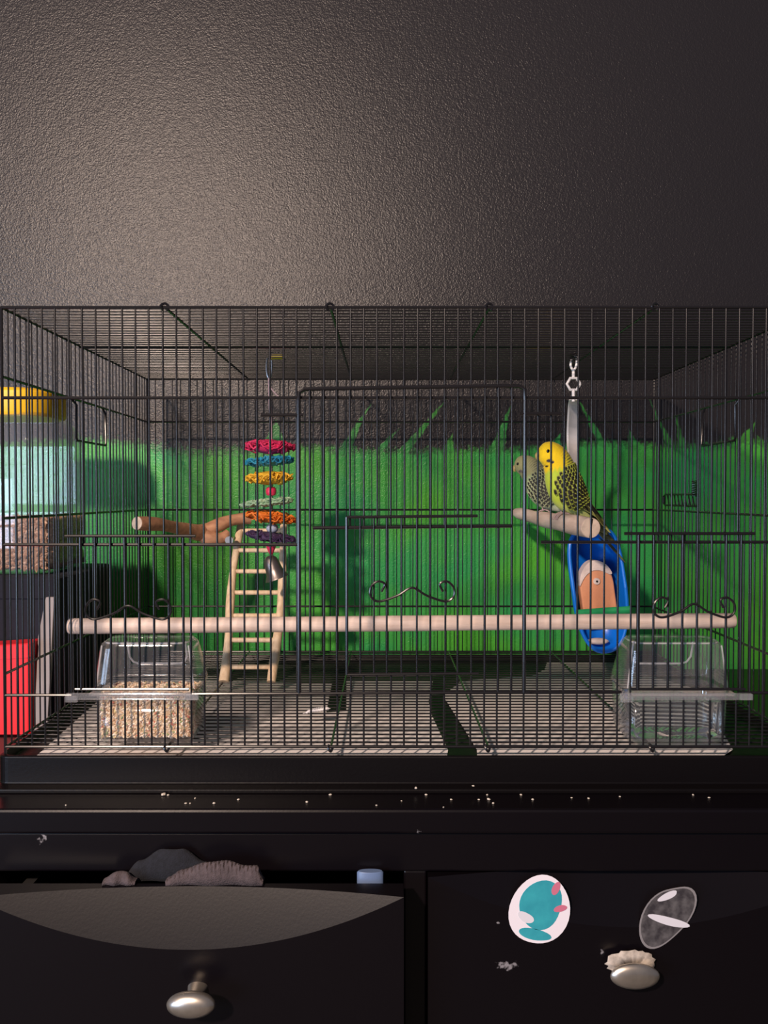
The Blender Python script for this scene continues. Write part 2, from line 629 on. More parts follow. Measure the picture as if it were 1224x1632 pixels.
def drawer(x0, x1, y_top, z0, z1, facet=True):
    """front with a curved scoop cut into its upper edge: above the arc the face leans back"""
    h_arc = 0.044
    slope = math.tan(math.radians(23))
    y_face = y_top - h_arc * slope
    nx, nz = 64, 44
    xc, hw = (x0 + x1) / 2, (x1 - x0) / 2
    vs, fs = [], []
    for j in range(nz + 1):
        for i in range(nx + 1):
            x = x0 + (x1 - x0) * i / nx
            q = (x - xc) / hw
            za = z1 - h_arc * (1 - abs(q) ** 2.0)
            if not facet:
                za = z1
            # two bands of rows: below and above the arc, so the crease is crisp
            if j <= 14:
                z = z0 + (za - z0) * j / 14
            else:
                z = za + (z1 - za) * (j - 14) / (nz - 14)
            y = y_face + max(0.0, z - za) * slope
            vs.append((x, y, z))
    W = nx + 1
    for j in range(nz):
        for i in range(nx):
            fs.append((j * W + i, j * W + i + 1, (j + 1) * W + i + 1, (j + 1) * W + i))
    mb = MB().add(vs, fs)
    yb = y_top + 0.005
    o = len(mb.v)
    mb.v += [Vector((x0, yb, z0)), Vector((x1, yb, z0)), Vector((x1, yb, z1)), Vector((x0, yb, z1))]
    mb.f.append((o + 1, o, o + 3, o + 2))
    top_row = [nz * W + i for i in range(W)]
    mb.f.append(tuple(top_row) + (o + 2, o + 3))
    mb.f.append(tuple(range(W - 1, -1, -1)) + (o, o + 1))
    mb.f.append(tuple(j * W for j in range(nz + 1)) [::1] + (o + 3, o))
    mb.f.append(tuple(j * W + nx for j in range(nz, -1, -1)) + (o + 1, o + 2))
    d = mb.build('drawer', M['lacquer'], dresser)
    d.data.set_sharp_from_angle(angle=math.radians(9))
    bx = MB()
    yk = yb + 0.36
    bx.box(x0 + 0.012, x0 + 0.022, yb - 0.001, yk, z0 + 0.01, z1 - 0.02)
    bx.box(x1 - 0.022, x1 - 0.012, yb - 0.001, yk, z0 + 0.01, z1 - 0.02)
    bx.box(x0 + 0.012, x1 - 0.012, yk, yk + 0.01, z0 + 0.01, z1 - 0.02)
    bx.box(x0 + 0.012, x1 - 0.012, yb - 0.001, yk, z0 + 0.005, z0 + 0.015)
    bx.build('drawer_box', M['drawer_in'], d, smooth=False)
    return d, y_face


def knob(d, x, y_face, z, r=0.0195, reach=0.024):
    prof = [(0.0085, 0.001), (0.0075, -0.004), (0.006, -0.010), (0.007, -reach * 0.55), (r * 0.72, -reach * 0.62),
            (r * 0.97, -reach * 0.74), (r, -reach * 0.84), (r * 0.95, -reach * 0.93), (r * 0.72, -reach * 1.03),
            (r * 0.35, -reach * 1.08), (0.0003, -reach * 1.09)]
    mb = MB().lathe(prof, 32, (x, y_face, z), 'y')
    for v in mb.v:
        v.z = z + (v.z - z) * 0.52
    mb.build('knob', M['nickel'], d)


Z_D0, Z_D1 = 0.655, Z_RAIL - 0.0005
dl, yfl = drawer(-0.341, 0.0165, 0.673, Z_D0, Z_D1 - 0.001)
tag(dl, 'left drawer pulled out a little with clothing caught at its top')
kz = at(306, 1597, yfl - 0.02)
knob(dl, kz.x, yfl, kz.z, 0.0197, 0.028)
dr, yfr = drawer(0.0385, 0.3955, 0.7085, Z_D0, Z_D1 - 0.0015)
kr = at(1012, 1556, yfr - 0.015)
knob(dr, kr.x, yfr, kr.z, 0.0212, 0.018)
for (a, b_) in ((-0.719, -0.362), (0.417, 0.774)):
    q, yq = drawer(a, b_, 0.7085, Z_D0, Z_D1 - 0.0015)
    knob(q, (a + b_) / 2, yq, kr.z)
for (a, b_) in ((-0.719, -0.362), (-0.341, 0.0165), (0.0385, 0.3955), (0.417, 0.774)):
    q, yq = drawer(a, b_, 0.7085, 0.375, Z_D0 - 0.012)
    knob(q, (a + b_) / 2, yq, 0.52)
    q, yq = drawer(a, b_, 0.7085, 0.095, 0.363)
    knob(q, (a + b_) / 2, yq, 0.24)

# clothing caught in the open drawer
def lumpy(name, mat, xs, label, cat, y0, y1, z0, ztop, seed, ribs=0):
    rr = random.Random(seed)
    nx, ny = 60, 12
    ph = [rr.uniform(0, 6.28) for _ in range(4)]
    vs, fs = [], []
    for j in range(ny + 1):
        v = j / ny
        for i in range(nx + 1):
            u = i / nx
            x = xs[0] + (xs[1] - xs[0]) * u
            prof = ztop(u)
            a = math.pi * v
            z = z0 + (prof - z0) * math.sin(a) ** 0.6 * (1 + 0.05 * math.sin(9 * u + ph[0]))
            y = y0 + (y1 - y0) * (0.5 - 0.5 * math.cos(a)) + 0.0010 * math.sin(14 * u + ph[1])
            if ribs:
                z += 0.0006 * math.sin(ribs * u + 8 * v) * math.sin(a)
                y -= 0.0008 * math.sin(ribs * u + 8 * v) * math.sin(a)
            vs.append((x, y, z))
    W = nx + 1
    for j in range(ny):
        for i in range(nx):
            fs.append((j * W + i, j * W + i + 1, (j + 1) * W + i + 1, (j + 1) * W + i))
    fs.append(tuple(range(nx, -1, -1)) + tuple())
    return tag(MB().add(vs, fs[:-1]).build(name, mat, solid=0.001), label, cat)


def bump_profile(pts):
    def f(u):
        for (a, za), (b_, zb) in zip(pts, pts[1:]):
            if a <= u <= b_:
                t = (u - a) / (b_ - a)
                t = t * t * (3 - 2 * t)
                return za + (zb - za) * t
        return pts[-1][1]
    return f


def zz(py, Y):
    return at(612, py, Y).z


def xx(px, Y):
    return at(px, 800, Y).x


lumpy('folded_shirt', M['cloth_blue'], (xx(186, .686), xx(345, .686)), 'dark blue cloth bulging out over the open drawer', 'clothing',
      0.6845, 0.6952, zz(1406, .683), bump_profile([(0, zz(1404, .685)), (.2, zz(1375, .685)), (.42, zz(1355, .685)), (.62, zz(1358, .685)), (.85, zz(1378, .685)), (1, zz(1400, .685))]), 3)
lumpy('ribbed_sock', M['sock'], (xx(262, .676), xx(418, .676)), 'grey brown ribbed sock lying along the open drawer edge', 'sock',
      0.6735, 0.6835, Z_D1 - 0.0006, bump_profile([(0, zz(1400, .676)), (.15, zz(1388, .676)), (.42, zz(1377, .676)), (.62, zz(1374, .676)), (.8, zz(1380, .676)), (.93, zz(1380, .676)), (1, zz(1402, .676))]), 5, ribs=150)
lumpy('cloth_corner', M['sock'], (xx(160, .676), xx(212, .676)), 'small pale cloth corner beside the dark blue cloth', 'clothing',
      0.6735, 0.6835, Z_D1 - 0.0006, bump_profile([(0, zz(1403, .676)), (.4, zz(1390, .676)), (.7, zz(1393, .676)), (1, zz(1404, .676))]), 8)
mb = MB()
cq = at(590, 1390, 0.6895)
stack(mb, [[(cq.x + k_ * 0.0115 * math.cos(2 * math.pi * i / 20), cq.y + k_ * 0.0042 * math.sin(2 * math.pi * i / 20), z) for i in range(20)]
           for z, k_ in ((Z_D1 - .012, 1), (zz(1391, .688), 1), (zz(1389, .688), .9))])
tag(mb.build('bottle_cap', M['blue_cap']), 'pale blue cap showing in the gap above the open drawer', 'bottle cap')

# stickers on the closed drawer: plain stand-ins, same place, size and colours
def blob(cx, cy, pts, Y, y_thick, mb=None):
    poly = [tuple((at(cx + a, cy + b_, Y).x, at(cx + a, cy + b_, Y).z)) for a, b_ in pts]
    return (mb or MB()).prism(poly, Y - y_thick, Y)


def oval(rx, ry, n=28, wob=0.0, seed=1, rot=0.0):
    rr = random.Random(seed)
    ph = [rr.uniform(0, 6.28) for _ in range(3)]
    out = []
    for i in range(n):
        a = 2 * math.pi * i / n
        k = 1 + wob * (math.sin(2 * a + ph[0]) + 0.6 * math.sin(3 * a + ph[1]))
        x, y = rx * k * math.cos(a), ry * k * math.sin(a)
        out.append((x * math.cos(rot) - y * math.sin(rot), x * math.sin(rot) + y * math.cos(rot)))
    return out


ys = yfr - 0.0002
st = thing('sticker', at(862, 1510, ys), 'white edged teal sticker on the closed drawer front', 'sticker')
bk = blob(860, 1450, oval(46, 58, 36, 0.05, 4, 0.35), ys, 0.0003).build('backing', M['sticker_white'], st, smooth=False)
blob(862, 1442, oval(35, 38, 32, 0.06, 6, 0.4), ys - 0.0003, 0.0002).build('print_patch', M['sticker_teal'], st, smooth=False)
blob(852, 1489, oval(26, 9, 24, 0.06, 9, 0.25), ys - 0.0003, 0.0002).build('print_patch', M['sticker_teal'], st, smooth=False)
blob(886, 1416, oval(6, 11, 20, 0.05, 2, 0.5), ys - 0.0005, 0.0002).build('print_patch', M['sticker_pink'], st, smooth=False)
blob(893, 1448, oval(11, 5, 20, 0.05, 2, -0.3), ys - 0.0005, 0.0002).build('print_patch', M['sticker_pink'], st, smooth=False)
blob(838, 1462, oval(13, 8, 20, 0.08, 3, 0.5), ys - 0.0005, 0.0002).build('print_patch', M['sticker_pale'], st, smooth=False)
st = thing('sticker', at(1062, 1515, ys), 'clear edged charcoal and grey sticker above the torn paper knob', 'sticker')
sp_ = oval(34, 58, 40, 0.10, 12, 0.55)
blob(1062, 1460, sp_, ys, 0.0003).build('backing', M['sticker_edge'], st, smooth=False)
blob(1062, 1460, [(a * .93, b_ * .94) for a, b_ in sp_], ys - 0.0003, 0.0002).build('print_patch', M['sticker_grey'], st, smooth=False)
blob(1066, 1468, oval(32, 7, 20, 0.08, 3, 0.25), ys - 0.0005, 0.0002).build('print_patch', M['sticker_pale'], st, smooth=False)
blob(1064, 1428, oval(18, 5, 20, 0.10, 5, -0.4), ys - 0.0005, 0.0002).build('print_patch', M['sticker_pale'], st, smooth=False)

# torn paper caught behind the right knob
tp = []
for a in range(0, 361, 9):
    rr_ = 0.0212 + 0.0012 * math.sin(a * 0.045) + R.uniform(-0.0022, 0.0016)
    tp.append((rr_ * math.cos(math.radians(a)), rr_ * math.sin(math.radians(a))))
mb = MB()
ringA, ringB = [], []
for i, (a, b_) in enumerate(tp[:-1]):
    ringA.append((kr.x + a * 0.42, yfr - 0.0045, kr.z + b_ * 0.30))
    ringB.append((kr.x + a * 0.98, yfr - 0.0042 - 0.0012 * (0.5 + 0.5 * math.sin(i * 1.1)), kr.z + b_ * 0.62 + 0.0050))
stack(mb, [ringA, ringB], False, False)
tag(mb.build('paper_scrap', M['torn'], solid=0.0006), 'torn white paper scrap caught behind the right drawer knob', 'paper scrap')

# ------------------------------------------------------------------ birdcage
YF, YB = 0.746, 1.203
XL, XR = -0.356, 0.406
Z_ROOF = zz(490, YF)
Z_GRID = zz(1190, YF)
cage = thing('birdcage', ((XL + XR) / 2, (YF + YB) / 2, TOP), 'long black wire flight cage standing on the black dresser', 'birdcage')
RW = 0.00095                       # thin wire radius
RR_ = 0.0015                       # rail radius


def unit_wire(r, length, axis):
    key = (round(r, 5), round(length, 5), axis)
    if key not in unit_wire.cache:
        mb = MB()
        e = Vector((0, 0, 0))
        e['xyz'.index(axis)] = length
        mb.tube([(0, 0, 0), e], r, 8)
        me = bpy.data.meshes.new('bar')
        me.from_pydata(mb.v, [], mb.f)
        me.materials.append(M['wire'])
        me.polygons.foreach_set('use_smooth', [True] * len(me.polygons))
        me.update()
        me.set_sharp_from_angle(angle=math.radians(60))
        unit_wire.cache[key] = me
    return unit_wire.cache[key]


unit_wire.cache = {}


def bar(p, length, axis, parent, r=RW, name='bar'):
    o = bpy.data.objects.new(name, unit_wire(r, length, axis))
    COL.objects.link(o)
    o.parent = parent
    o.location = Vector(p) - ORG[parent.name]
    return o


def rails(lines, r=RR_):
    mb = MB()
    for ln in lines:
        mb.tube(ln if len(ln) == 2 else spline(ln, 6), r, 8)
    return mb


# front panel: rails, then every bar
zf = lambda py: zz(py, YF)
xf = lambda px: xx(px, YF)
fr_l = [[(XL, YF, Z_ROOF), (XR, YF, Z_ROOF)], [(XL, YF, zf(634)), (XR, YF, zf(634))], [(XL, YF, Z_GRID), (XR, YF, Z_GRID)],
        [(XL, YF, zf(868)), (xf(477), YF, zf(868))], [(xf(862), YF, zf(864)), (XR, YF, zf(864))],
        [(XL, YF, zf(1108)), (xf(112), YF, zf(1108))], [(xf(305), YF, zf(1106)), (xf(992), YF, zf(1103))],
        [(xf(1180), YF, zf(1104)), (XR, YF, zf(1104))],
        [(XL, YF, Z_ROOF), (XL, YF, TOP + 0.016)], [(XR, YF, Z_ROOF), (XR, YF, TOP + 0.016)]]
front = rails(fr_l).build('front_panel', M['wire'], cage)
NB = 61
SP = (XR - XL) / NB
yd = YF - 0.0032


def vbar(parent, px_or_x, py0, py1, y=YF, r=RW):
    z0, z1 = zz(py1, YF), zz(py0, YF)
    jit = R.uniform(-0.0004, 0.0004)
    bar((px_or_x + jit, y, z0), z1 - z0, 'z', parent, r)


LD = (xf(117), xf(300))            # left feeder door
RD = (xf(1009), xf(1190))
CD = (xf(480), xf(833))            # big door
for i in range(1, NB):
    x = XL + SP * i
    if LD[0] < x < LD[1]:
        vbar(front, x, 490, 868)
        vbar(front, x, 1112, 1190)
    elif RD[0] < x < RD[1]:
        vbar(front, x, 490, 864)
        vbar(front, x, 1112, 1190)
    elif CD[0] < x < CD[1]:
        vbar(front, x, 490, 634)
        vbar(front, x, 1103, 1190)
    else:
        vbar(front, x, 490, 1190)

# roof clips and floor clips
for px in (265, 527, 779, 1042):
    x = xf(px)
    MB().tube(spline([(x - .002, YF, Z_ROOF - .003), (x - .0035, YF - .002, Z_ROOF + .001), (x, YF - .001, Z_ROOF + .0035), (x + .003, YF, Z_ROOF + .001), (x + .0015, YF, Z_ROOF - .003)], 4), 0.0012, 6).build('clip', M['wire'], front)
    x = xf(px)
    MB().tube(spline([(x - .002, YF, Z_GRID + .002), (x - .0025, YF - .002, Z_GRID - .001), (x, YF - .002, Z_GRID - .004), (x + .002, YF, Z_GRID)], 4), 0.0012, 6).build('clip', M['wire'], front)


def scroll(cx0, cx1, cy, parent, y):
    def half(sgn, cx):
        return [(cx + sgn * -4, cy - 2), (cx + sgn * -9, cy - 14), (cx + sgn * 2, cy - 18), (cx + sgn * 12, cy - 10), (cx + sgn * 14, cy + 2),
                (cx + sgn * 8, cy + 11), (cx + sgn * -4, cy + 13)]
    a = half(-1, cx0)
    b_ = half(1, cx1)[::-1]
    mid = (cx0 + cx1) / 2
    pts = a + [((cx0 + mid) / 2 + 4, cy + 4), (mid, cy - 8), ((cx1 + mid) / 2 - 4, cy + 4)] + b_
    P = [Vector((xx(px, YF), y, zz(py, YF))) for px, py in pts]
    MB().tube(spline(P, 6), 0.00115, 7).build('scroll_handle', M['wire'], parent)


# feeder doors
for (x0, x1, ytop, yr, sc, n_) in ((106, 313, 854, 868, (153, 260), 8), (993, 1200, 850, 864, (1053, 1154), 8)):
    ls = [[(xf(x0), yd - .001, zf(ytop)), (xf(x1), yd - .001, zf(ytop))], [(xf(x0 + 14), yd, zf(1097)), (xf(x1 - 12), yd, zf(1097))]]
    d = rails(ls, 0.0014).build('feeder_door', M['wire'], cage)
    for k in range(n_):
        px = x0 + 24 + (x1 - x0 - 44) * k / (n_ - 1)
        vbar(d, xf(px), ytop, 1097, yd, 0.0012 if k else 0.0017)
    scroll(sc[0], sc[1], 972 if x0 < 500 else 969, d, yd - 0.003)

# big front door with the small door inside it
ls = [[(xf(477), yd, zf(1103)), (xf(477), yd, zf(640)), (xf(478), yd, zf(626)), (xf(486), yd, zf(621)), (xf(520), yd, zf(620)), (xf(800), yd, zf(616)), (xf(826), yd, zf(616)), (xf(834), yd, zf(621)), (xf(835), yd, zf(640)), (xf(835), yd, zf(1103))],
      [(xf(474), yd, zf(1104)), (xf(845), yd, zf(1102))], [(xf(499), yd - .001, zf(841)), (xf(813), yd - .001, zf(838))],
      [(xf(417), yd, zf(662)), (xf(484), yd, zf(662))], [(xf(826), yd, zf(660)), (xf(893), yd, zf(660))]]
mb = MB()
for i, ln in enumerate(ls):
    mb.tube(ln if (len(ln) == 2) else ln, 0.0019 if i == 0 else 0.0016, 8)
big = mb.build('front_door', M['wire'], cage)
SD = (xf(552), xf(762))
for i in range(1, NB):
    x = XL + SP * i
    if CD[0] + 0.004 < x < CD[1] - 0.004:
        if SD[0] < x < SD[1]:
            vbar(big, x, 618, 840, yd)
            vbar(big, x, 1075, 1103, yd)
        else:
            vbar(big, x, 618, 1103, yd, 0.00115)
small = rails([[(xf(553), yd - .003, zf(824)), (xf(760), yd - .003, zf(822))], [(xf(553), yd - .003, zf(1073)), (xf(762), yd - .003, zf(1071))],
               [(xf(553), yd - .003, zf(824)), (xf(553), yd - .003, zf(1073))]], 0.0014).build('small_door', M['wire'], cage)
for k in range(9):
    vbar(small, xf(574 + 22.2 * k + R.uniform(-1.5, 1.5)), 823, 1072, yd - .003)
scroll(604, 709, 943, small, yd - 0.006)

# back panel
Z1, Z2, Z3 = zf(600), zf(826), zf(1074)
back = rails([[(XL, YB, z), (XR, YB, z)] for z in (Z_ROOF, Z1, Z2, Z3, Z_GRID)] + [[(XL, YB, Z_ROOF), (XL, YB, TOP + .016)], [(XR, YB, Z_ROOF), (XR, YB, TOP + .016)]]).build('back_panel', M['wire'], cage)
for i in range(1, NB):
    bar((XL + SP * i + R.uniform(-.0004, .0004), YB, Z_GRID), Z_ROOF - Z_GRID, 'z', back, 0.0008)
# side panels with nest-box openings
NS = 36
SY = (YB - YF) / NS
for X, s in ((XL, 1), (XR, -1)):
    ls = [[(X, YF, z), (X, YB, z)] for z in (Z_ROOF, Z1, Z2, Z3, Z_GRID)]
    sd = rails(ls, 0.0014).build('side_panel', M['wire'], cage)
    for i in range(1, NS):
        bar((X, YF + SY * i, Z_GRID), Z_ROOF - Z_GRID, 'z', sd, 0.00085)
    y0, y1 = 0.913, 1.013
    zt, zb = zz(652, .96), zz(706, .96)
    xi = X + s * 0.004
    U = [(X, y0, zt + .006), (xi, y0 + .003, zt), (xi, y0 + .002, zb + .004), (xi, y0 + .004, zb), (xi, y1 - .004, zb), (xi, y1 - .002, zb + .004), (xi, y1 - .003, zt), (X, y1, zt + .006)]
    MB().tube(U, 0.0014, 7).build('nest_box_hook', M['wire'], sd)
    if X > 0:
        za, zb2 = zz(788, 1.08), zz(806, 1.08)
        ya, yb_ = 1.025, 1.147
        g = MB()
        g.tube([(X - .004, ya, za), (X - .004, yb_ - .006, za), (X - .004, yb_, za - .003), (X - .004, yb_, zb2 + .003), (X - .004, yb_ - .006, zb2), (X - .004, ya, zb2)], 0.0013, 7)
        for k in range(8):
            y = ya + 0.008 + (yb_ - ya - .03) * k / 7
            g.tube([(X - .004, y, zb2), (X - .004, y + .008, za)], 0.0009, 6)
        g.build('side_hatch', M['wire'], sd)
        coil = [(X - .006 + .003 * math.cos(k * .9), 1.03 + .003 * math.sin(k * .9), zz(766, 1.03) - k * 0.00042) for k in range(50)]
        MB().tube(coil, 0.0006, 5).build('spring', M['wire'], sd)
# roof grid and floor grid
YM = 0.94
cross = [xf(5), xf(265), xf(527), xf(779), xf(1042), XR]
roof = rails([[(x, YF, Z_ROOF), (x, YB, Z_ROOF)] for x in cross] + [[(XL, YM, Z_ROOF - .001), (XR, YM, Z_ROOF - .001)]], 0.0014).build('roof_panel', M['wire'], cage)
for i in range(1, NS):
    bar((XL, YF + SY * i, Z_ROOF), XR - XL, 'x', roof, 0.00095)
grid = rails([[(x, YF, Z_GRID), (x, YB, Z_GRID)] for x in cross], 0.0012).build('floor_grid', M['wire'], cage)
for i in range(1, NS):
    bar((XL, YF + SY * i, Z_GRID), XR - XL, 'x', grid, 0.00085)

# base tray
Z_RIM = zz(1204, YF - 0.004)
Z_PAPER = ZC - 0.250
tx0, tx1, ty0, ty1 = XL - 0.006, XR + 0.006, YF - 0.008, YB + 0.008
mb = MB()
k = 6
outl = [rrect(tx0 - a, tx1 + a, ty0 - a, ty1 + a, 0.012, k) for a in (0.010, 0.010, 0.0, 0.0, -0.003, -0.006)]
zs = [TOP, TOP + 0.004, TOP + 0.006, Z_RIM, Z_RIM + 0.001, Z_PAPER - 0.001]
stack(mb, [[(x, y, z) for x, y in o_] for o_, z in zip(outl, zs)], True, True)
mb.build('base_tray', M['black_plastic'], cage, smooth=False, bevel=0.001)

# ------------------------------------------------------------------ paper on the tray
def sheet(name, px_pts, label, dz=0.0):
    P = []
    for (px, py) in px_pts:
        Y = (ZC - Z_PAPER) * 1.0
        # intersect the pixel ray with the tray floor
        a, b_ = at(px, py, 1.0) - Vector((0, 0, ZC)), None
        t = (Z_PAPER - ZC) / a.z
        q = Vector((0, 0, ZC)) + a * t
        P.append((min(max(q.x, tx0 + .008), tx1 - .008), min(max(q.y, ty0 + .008), ty1 - .008)))
    n_ = len(P)
    z = Z_PAPER + dz
    vs = [(x, y, z) for x, y in P] + [(x, y, z + .0004) for x, y in P]
    fs = [tuple(range(n_ - 1, -1, -1)), tuple(range(n_, 2 * n_))] + [(i, (i + 1) % n_, (i + 1) % n_ + n_, i + n_) for i in range(n_)]
    return tag(MB().add(vs, fs).build(name, M['paper'], smooth=False), label, 'paper')


sheet('tray_paper', [(20, 1235), (716, 1235), (714, 1196), (688, 1140), (683, 1118), (690, 1086), (552, 1084), (552, 1134), (520, 1136), (529, 1090), (312, 1083), (150, 1092)],
      'white tray paper under the seed feeder and ladder')
sheet('tray_paper', [(768, 1235), (1168, 1235), (1168, 1196), (1140, 1100), (992, 1066), (985, 1058), (872, 1056), (868, 1068), (848, 1078), (735, 1086), (706, 1110), (738, 1160), (760, 1196)],
      'white tray paper under the water feeder and birds', 0.0006)

# ------------------------------------------------------------------ feeders
def feeder(x0, x1, label, fx0, fx1):
    """clear drop-in cup: tray below the flange, hooded above it, opening towards the cage inside"""
    yA = YF + 0.005
    depth = 0.058
    c0, c1 = xx(x0, yA), xx(x1, yA)
    zb, zfl, zt = Z_GRID + 0.0022, zz(1105, yA), zz(1025, yA)
    root = thing('feeder', ((c0 + c1) / 2, yA + depth / 2, zb), label, 'feeder', None)
    mb = MB()
    rings = []
    for (t, ins, rad) in ((0.0, 0.006, 0.007), (0.06, 0.003, 0.009), (0.2, 0.001, 0.011), (1.0, 0.0, 0.012)):
        z = zb + (zfl - zb) * t
        rings.append([(x, y, z) for x, y in rrect(c0 + ins, c1 - ins, yA + ins * .4, yA + depth - ins, rad, 6)])
    stack(mb, rings, True, False)
    mb.build('cup', M['clear'], root, solid=-0.0014)
    mb = MB()
    rings = []
    n_ = 14
    zh = zfl + 0.0035
    for i in range(n_ + 1):
        t = i / n_
        ins = 0.004 * t + (0.004 * max(0, (t - .86) / .14) ** 2)
        d_ = depth - 0.018 * t
        rings.append([(x, y, zh + (zt - zh) * t) for x, y in rrect(c0 + ins - 0.002 * (1 - t), c1 - ins + 0.002 * (1 - t), yA + ins * .5, yA + d_, 0.011, 6)])
    xa, xb = c0 + 0.018, c1 - 0.018

    def hole(q):
        if q.y < yA + depth * 0.62 or not (xa < q.x < xb):
            return False
        return q.z > zh + 0.014 and q.z < zt - 0.004
    # finer columns along the back so the opening has an edge of its own
    dense = []
    for rg in rings:
        out = []
        for j in range(len(rg)):
            a, b_ = Vector(rg[j]), Vector(rg[(j + 1) % len(rg)])
            m_ = 10 if (a - b_).length > 0.05 else 1
            for q in range(m_):
                out.append(a.lerp(b_, q / m_))
        dense.append(out)
    stack(mb, dense, False, True, skip=hole)
    mb.build('hood', M['clear'], root, solid=-0.0014)
    rim = []
    for (a, zq) in ((xa, zt - .006), (xa, zh + .022), (xa + .003, zh + .016), (xa + .008, zh + .014), (xb - .008, zh + .014), (xb - .003, zh + .016), (xb, zh + .022), (xb, zt - .006)):
        t = (zq - zh) / (zt - zh)
        rim.append((a, yA + depth - 0.018 * t - .0006, zq))
    MB().tube(rim, 0.0011, 6).build('opening_rim', M['clear_edge'], root)
    e_ = 0.0065
    top_ring = [(x, y, zt - .0008) for x, y in rrect(c0 + e_, c1 - e_, yA + .0035, yA + depth - .0185, .010, 5)]
    MB().tube(top_ring + top_ring[:1], 0.0009, 6).build('hood_edge', M['clear_edge'], root)
    for xe, s_ in ((c0, 1), (c1, -1)):
        MB().tube([(xe + s_ * .0005, yA + .0035, zfl + .004), (xe + s_ * .0058, yA + .0045, zt - .003)], 0.0008, 6).build('hood_edge', M['clear_edge'], root)
    fa, fb = xx(fx0, yA), xx(fx1, yA)
    fl = MB()
    fl.box(fa, fb, YF - 0.0075, YF - 0.0045, zfl - 0.0035, zfl + 0.003)
    fl.box(c0 - .002, c1 + .002, YF - 0.0045, yA + 0.0015, zfl - 0.0005, zfl + 0.0025)
    fl.box(fa, fa + .012, YF - 0.010, YF - 0.0075, zfl - 0.005, zfl + 0.001)
    fl.box(fb - .012, fb, YF - 0.010, YF - 0.0075, zfl - 0.003, zfl + 0.003)
    fl.build('flange', M['clear_flange'], root, smooth=False, bevel=0.0008)
    return root, (c0, c1, yA, yA + depth, zb, zfl)


f1, b1 = feeder(148, 307, 'clear hooded plastic feeder cup filled with mixed birdseed', 110, 320)
f2, b2 = feeder(1003, 1165, 'clear hooded plastic feeder cup holding drinking water', 984, 1192)


def seeds(name, box, n_, cols, size, label, cat, seed, fill_col):
    """one heap of grain: a core with many small grains on its faces"""
    rr = random.Random(seed)
    x0, x1, y0, y1, z0, z1 = box
    mb = MB()
    s = size * 0.5
    core = MB().box(x0 + s, x1 - s, y0 + s, y1 - s, z0 + s, z1 - s)
    mb.add(core.v, core.f, fill_col)
    oct_v = [(1, 0, 0), (-1, 0, 0), (0, 1, 0), (0, -1, 0), (0, 0, 1), (0, 0, -1)]
    oct_f = [(0, 2, 4), (2, 1, 4), (1, 3, 4), (3, 0, 4), (2, 0, 5), (1, 2, 5), (3, 1, 5), (0, 3, 5)]
    aF = (x1 - x0) * (z1 - z0)
    aT = (x1 - x0) * (y1 - y0)
    aS = (y1 - y0) * (z1 - z0)
    for _ in range(n_):
        q = rr.uniform(0, aF + aT + 2 * aS)
        if q < aF:
            p = Vector((rr.uniform(x0, x1), y0 + s * rr.uniform(.4, 1.3), rr.uniform(z0, z1)))
        elif q < aF + aT:
            p = Vector((rr.uniform(x0, x1), rr.uniform(y0, y1), z1 - s * rr.uniform(.3, 1.6)))
        elif q < aF + aT + aS:
            p = Vector((x1 - s * rr.uniform(.4, 1.3), rr.uniform(y0, y1), rr.uniform(z0, z1)))
        else:
            p = Vector((x0 + s * rr.uniform(.4, 1.3), rr.uniform(y0, y1), rr.uniform(z0, z1)))
        p.x = min(max(p.x, x0 + s), x1 - s)
        p.z = max(p.z, z0 + s * .8)
        rot = Matrix.Rotation(rr.uniform(0, 6.28), 3, 'Y') @ Matrix.Rotation(rr.uniform(-.6, .6), 3, 'Z')
        k = size * rr.uniform(.8, 1.2)
        L = rr.uniform(.5, .75)
        vs = [p + rot @ Vector((v[0] * k * L, v[1] * k * .33, v[2] * k * .36)) for v in oct_v]
        c_ = rr.choice(cols)
        f_ = rr.uniform(.75, 1.15)
        mb.add(vs, oct_f, tuple(min(1, c * f_) for c in c_))
    return tag(mb.build(name, M['grain'], smooth=False), label, cat, kind='stuff')


seed_cols = [(.82, .64, .44)] * 6 + [(.90, .78, .62)] * 7 + [(.62, .40, .22)] * 4 + [(.55, .16, .10), (.28, .36, .16), (.40, .22, .14), (.80, .66, .30)]
c0, c1, ya, yb_, zb, zfl = b1
seeds('birdseed', (c0 + .004, c1 - .004, ya + .0035, yb_ - .005, zb + .003, zfl - .001), 4200, seed_cols, 0.0034,
      'mixed tan birdseed filling the clear feeder cup', 'birdseed', 11, (.55, .38, .22))
c0, c1, ya, yb_, zb, zfl = b2
mb = MB()
zw = zz(1121, ya)
stack(mb, [[(x, y, z) for x, y in rrect(c0 + i_, c1 - i_, ya + .002 + i_ * .4, yb_ - i_, .009, 6)] for z, i_ in ((zb + .0025, .008), (zb + .006, .0045), (zw - .0004, .0035), (zw, .0035))], True, True)
tag(mb.build('drinking_water', M['water']), 'clear drinking water in the feeder cup by the right side', 'water')

# ------------------------------------------------------------------ perches
# long dowel across the cage
pl, pr = at(108, 998, 0.897), at(1171, 989, 0.922)
pl.x, pr.x = XL + 0.0005, XR - 0.0005
mb = MB()
r = 0.0089
ax = (pr - pl)
L = [0, .0012, .004, .25, .5, .75, 1]
pts = [pl + ax * t for t in (0, .0015, .01, .12, .25, .37, .5, .62, .75, .87, .99, .9985, 1)]
rs = [r * .86, r * .97] + [r * (1 + .02 * math.sin(i * 2.1)) for i in range(9)] + [r * .97, r * .86]
mb.tube(pts, rs, 20)
tag(mb.build('dowel_perch', M['dowel']), 'long pale wooden dowel perch running the whole width of the cage', 'perch')

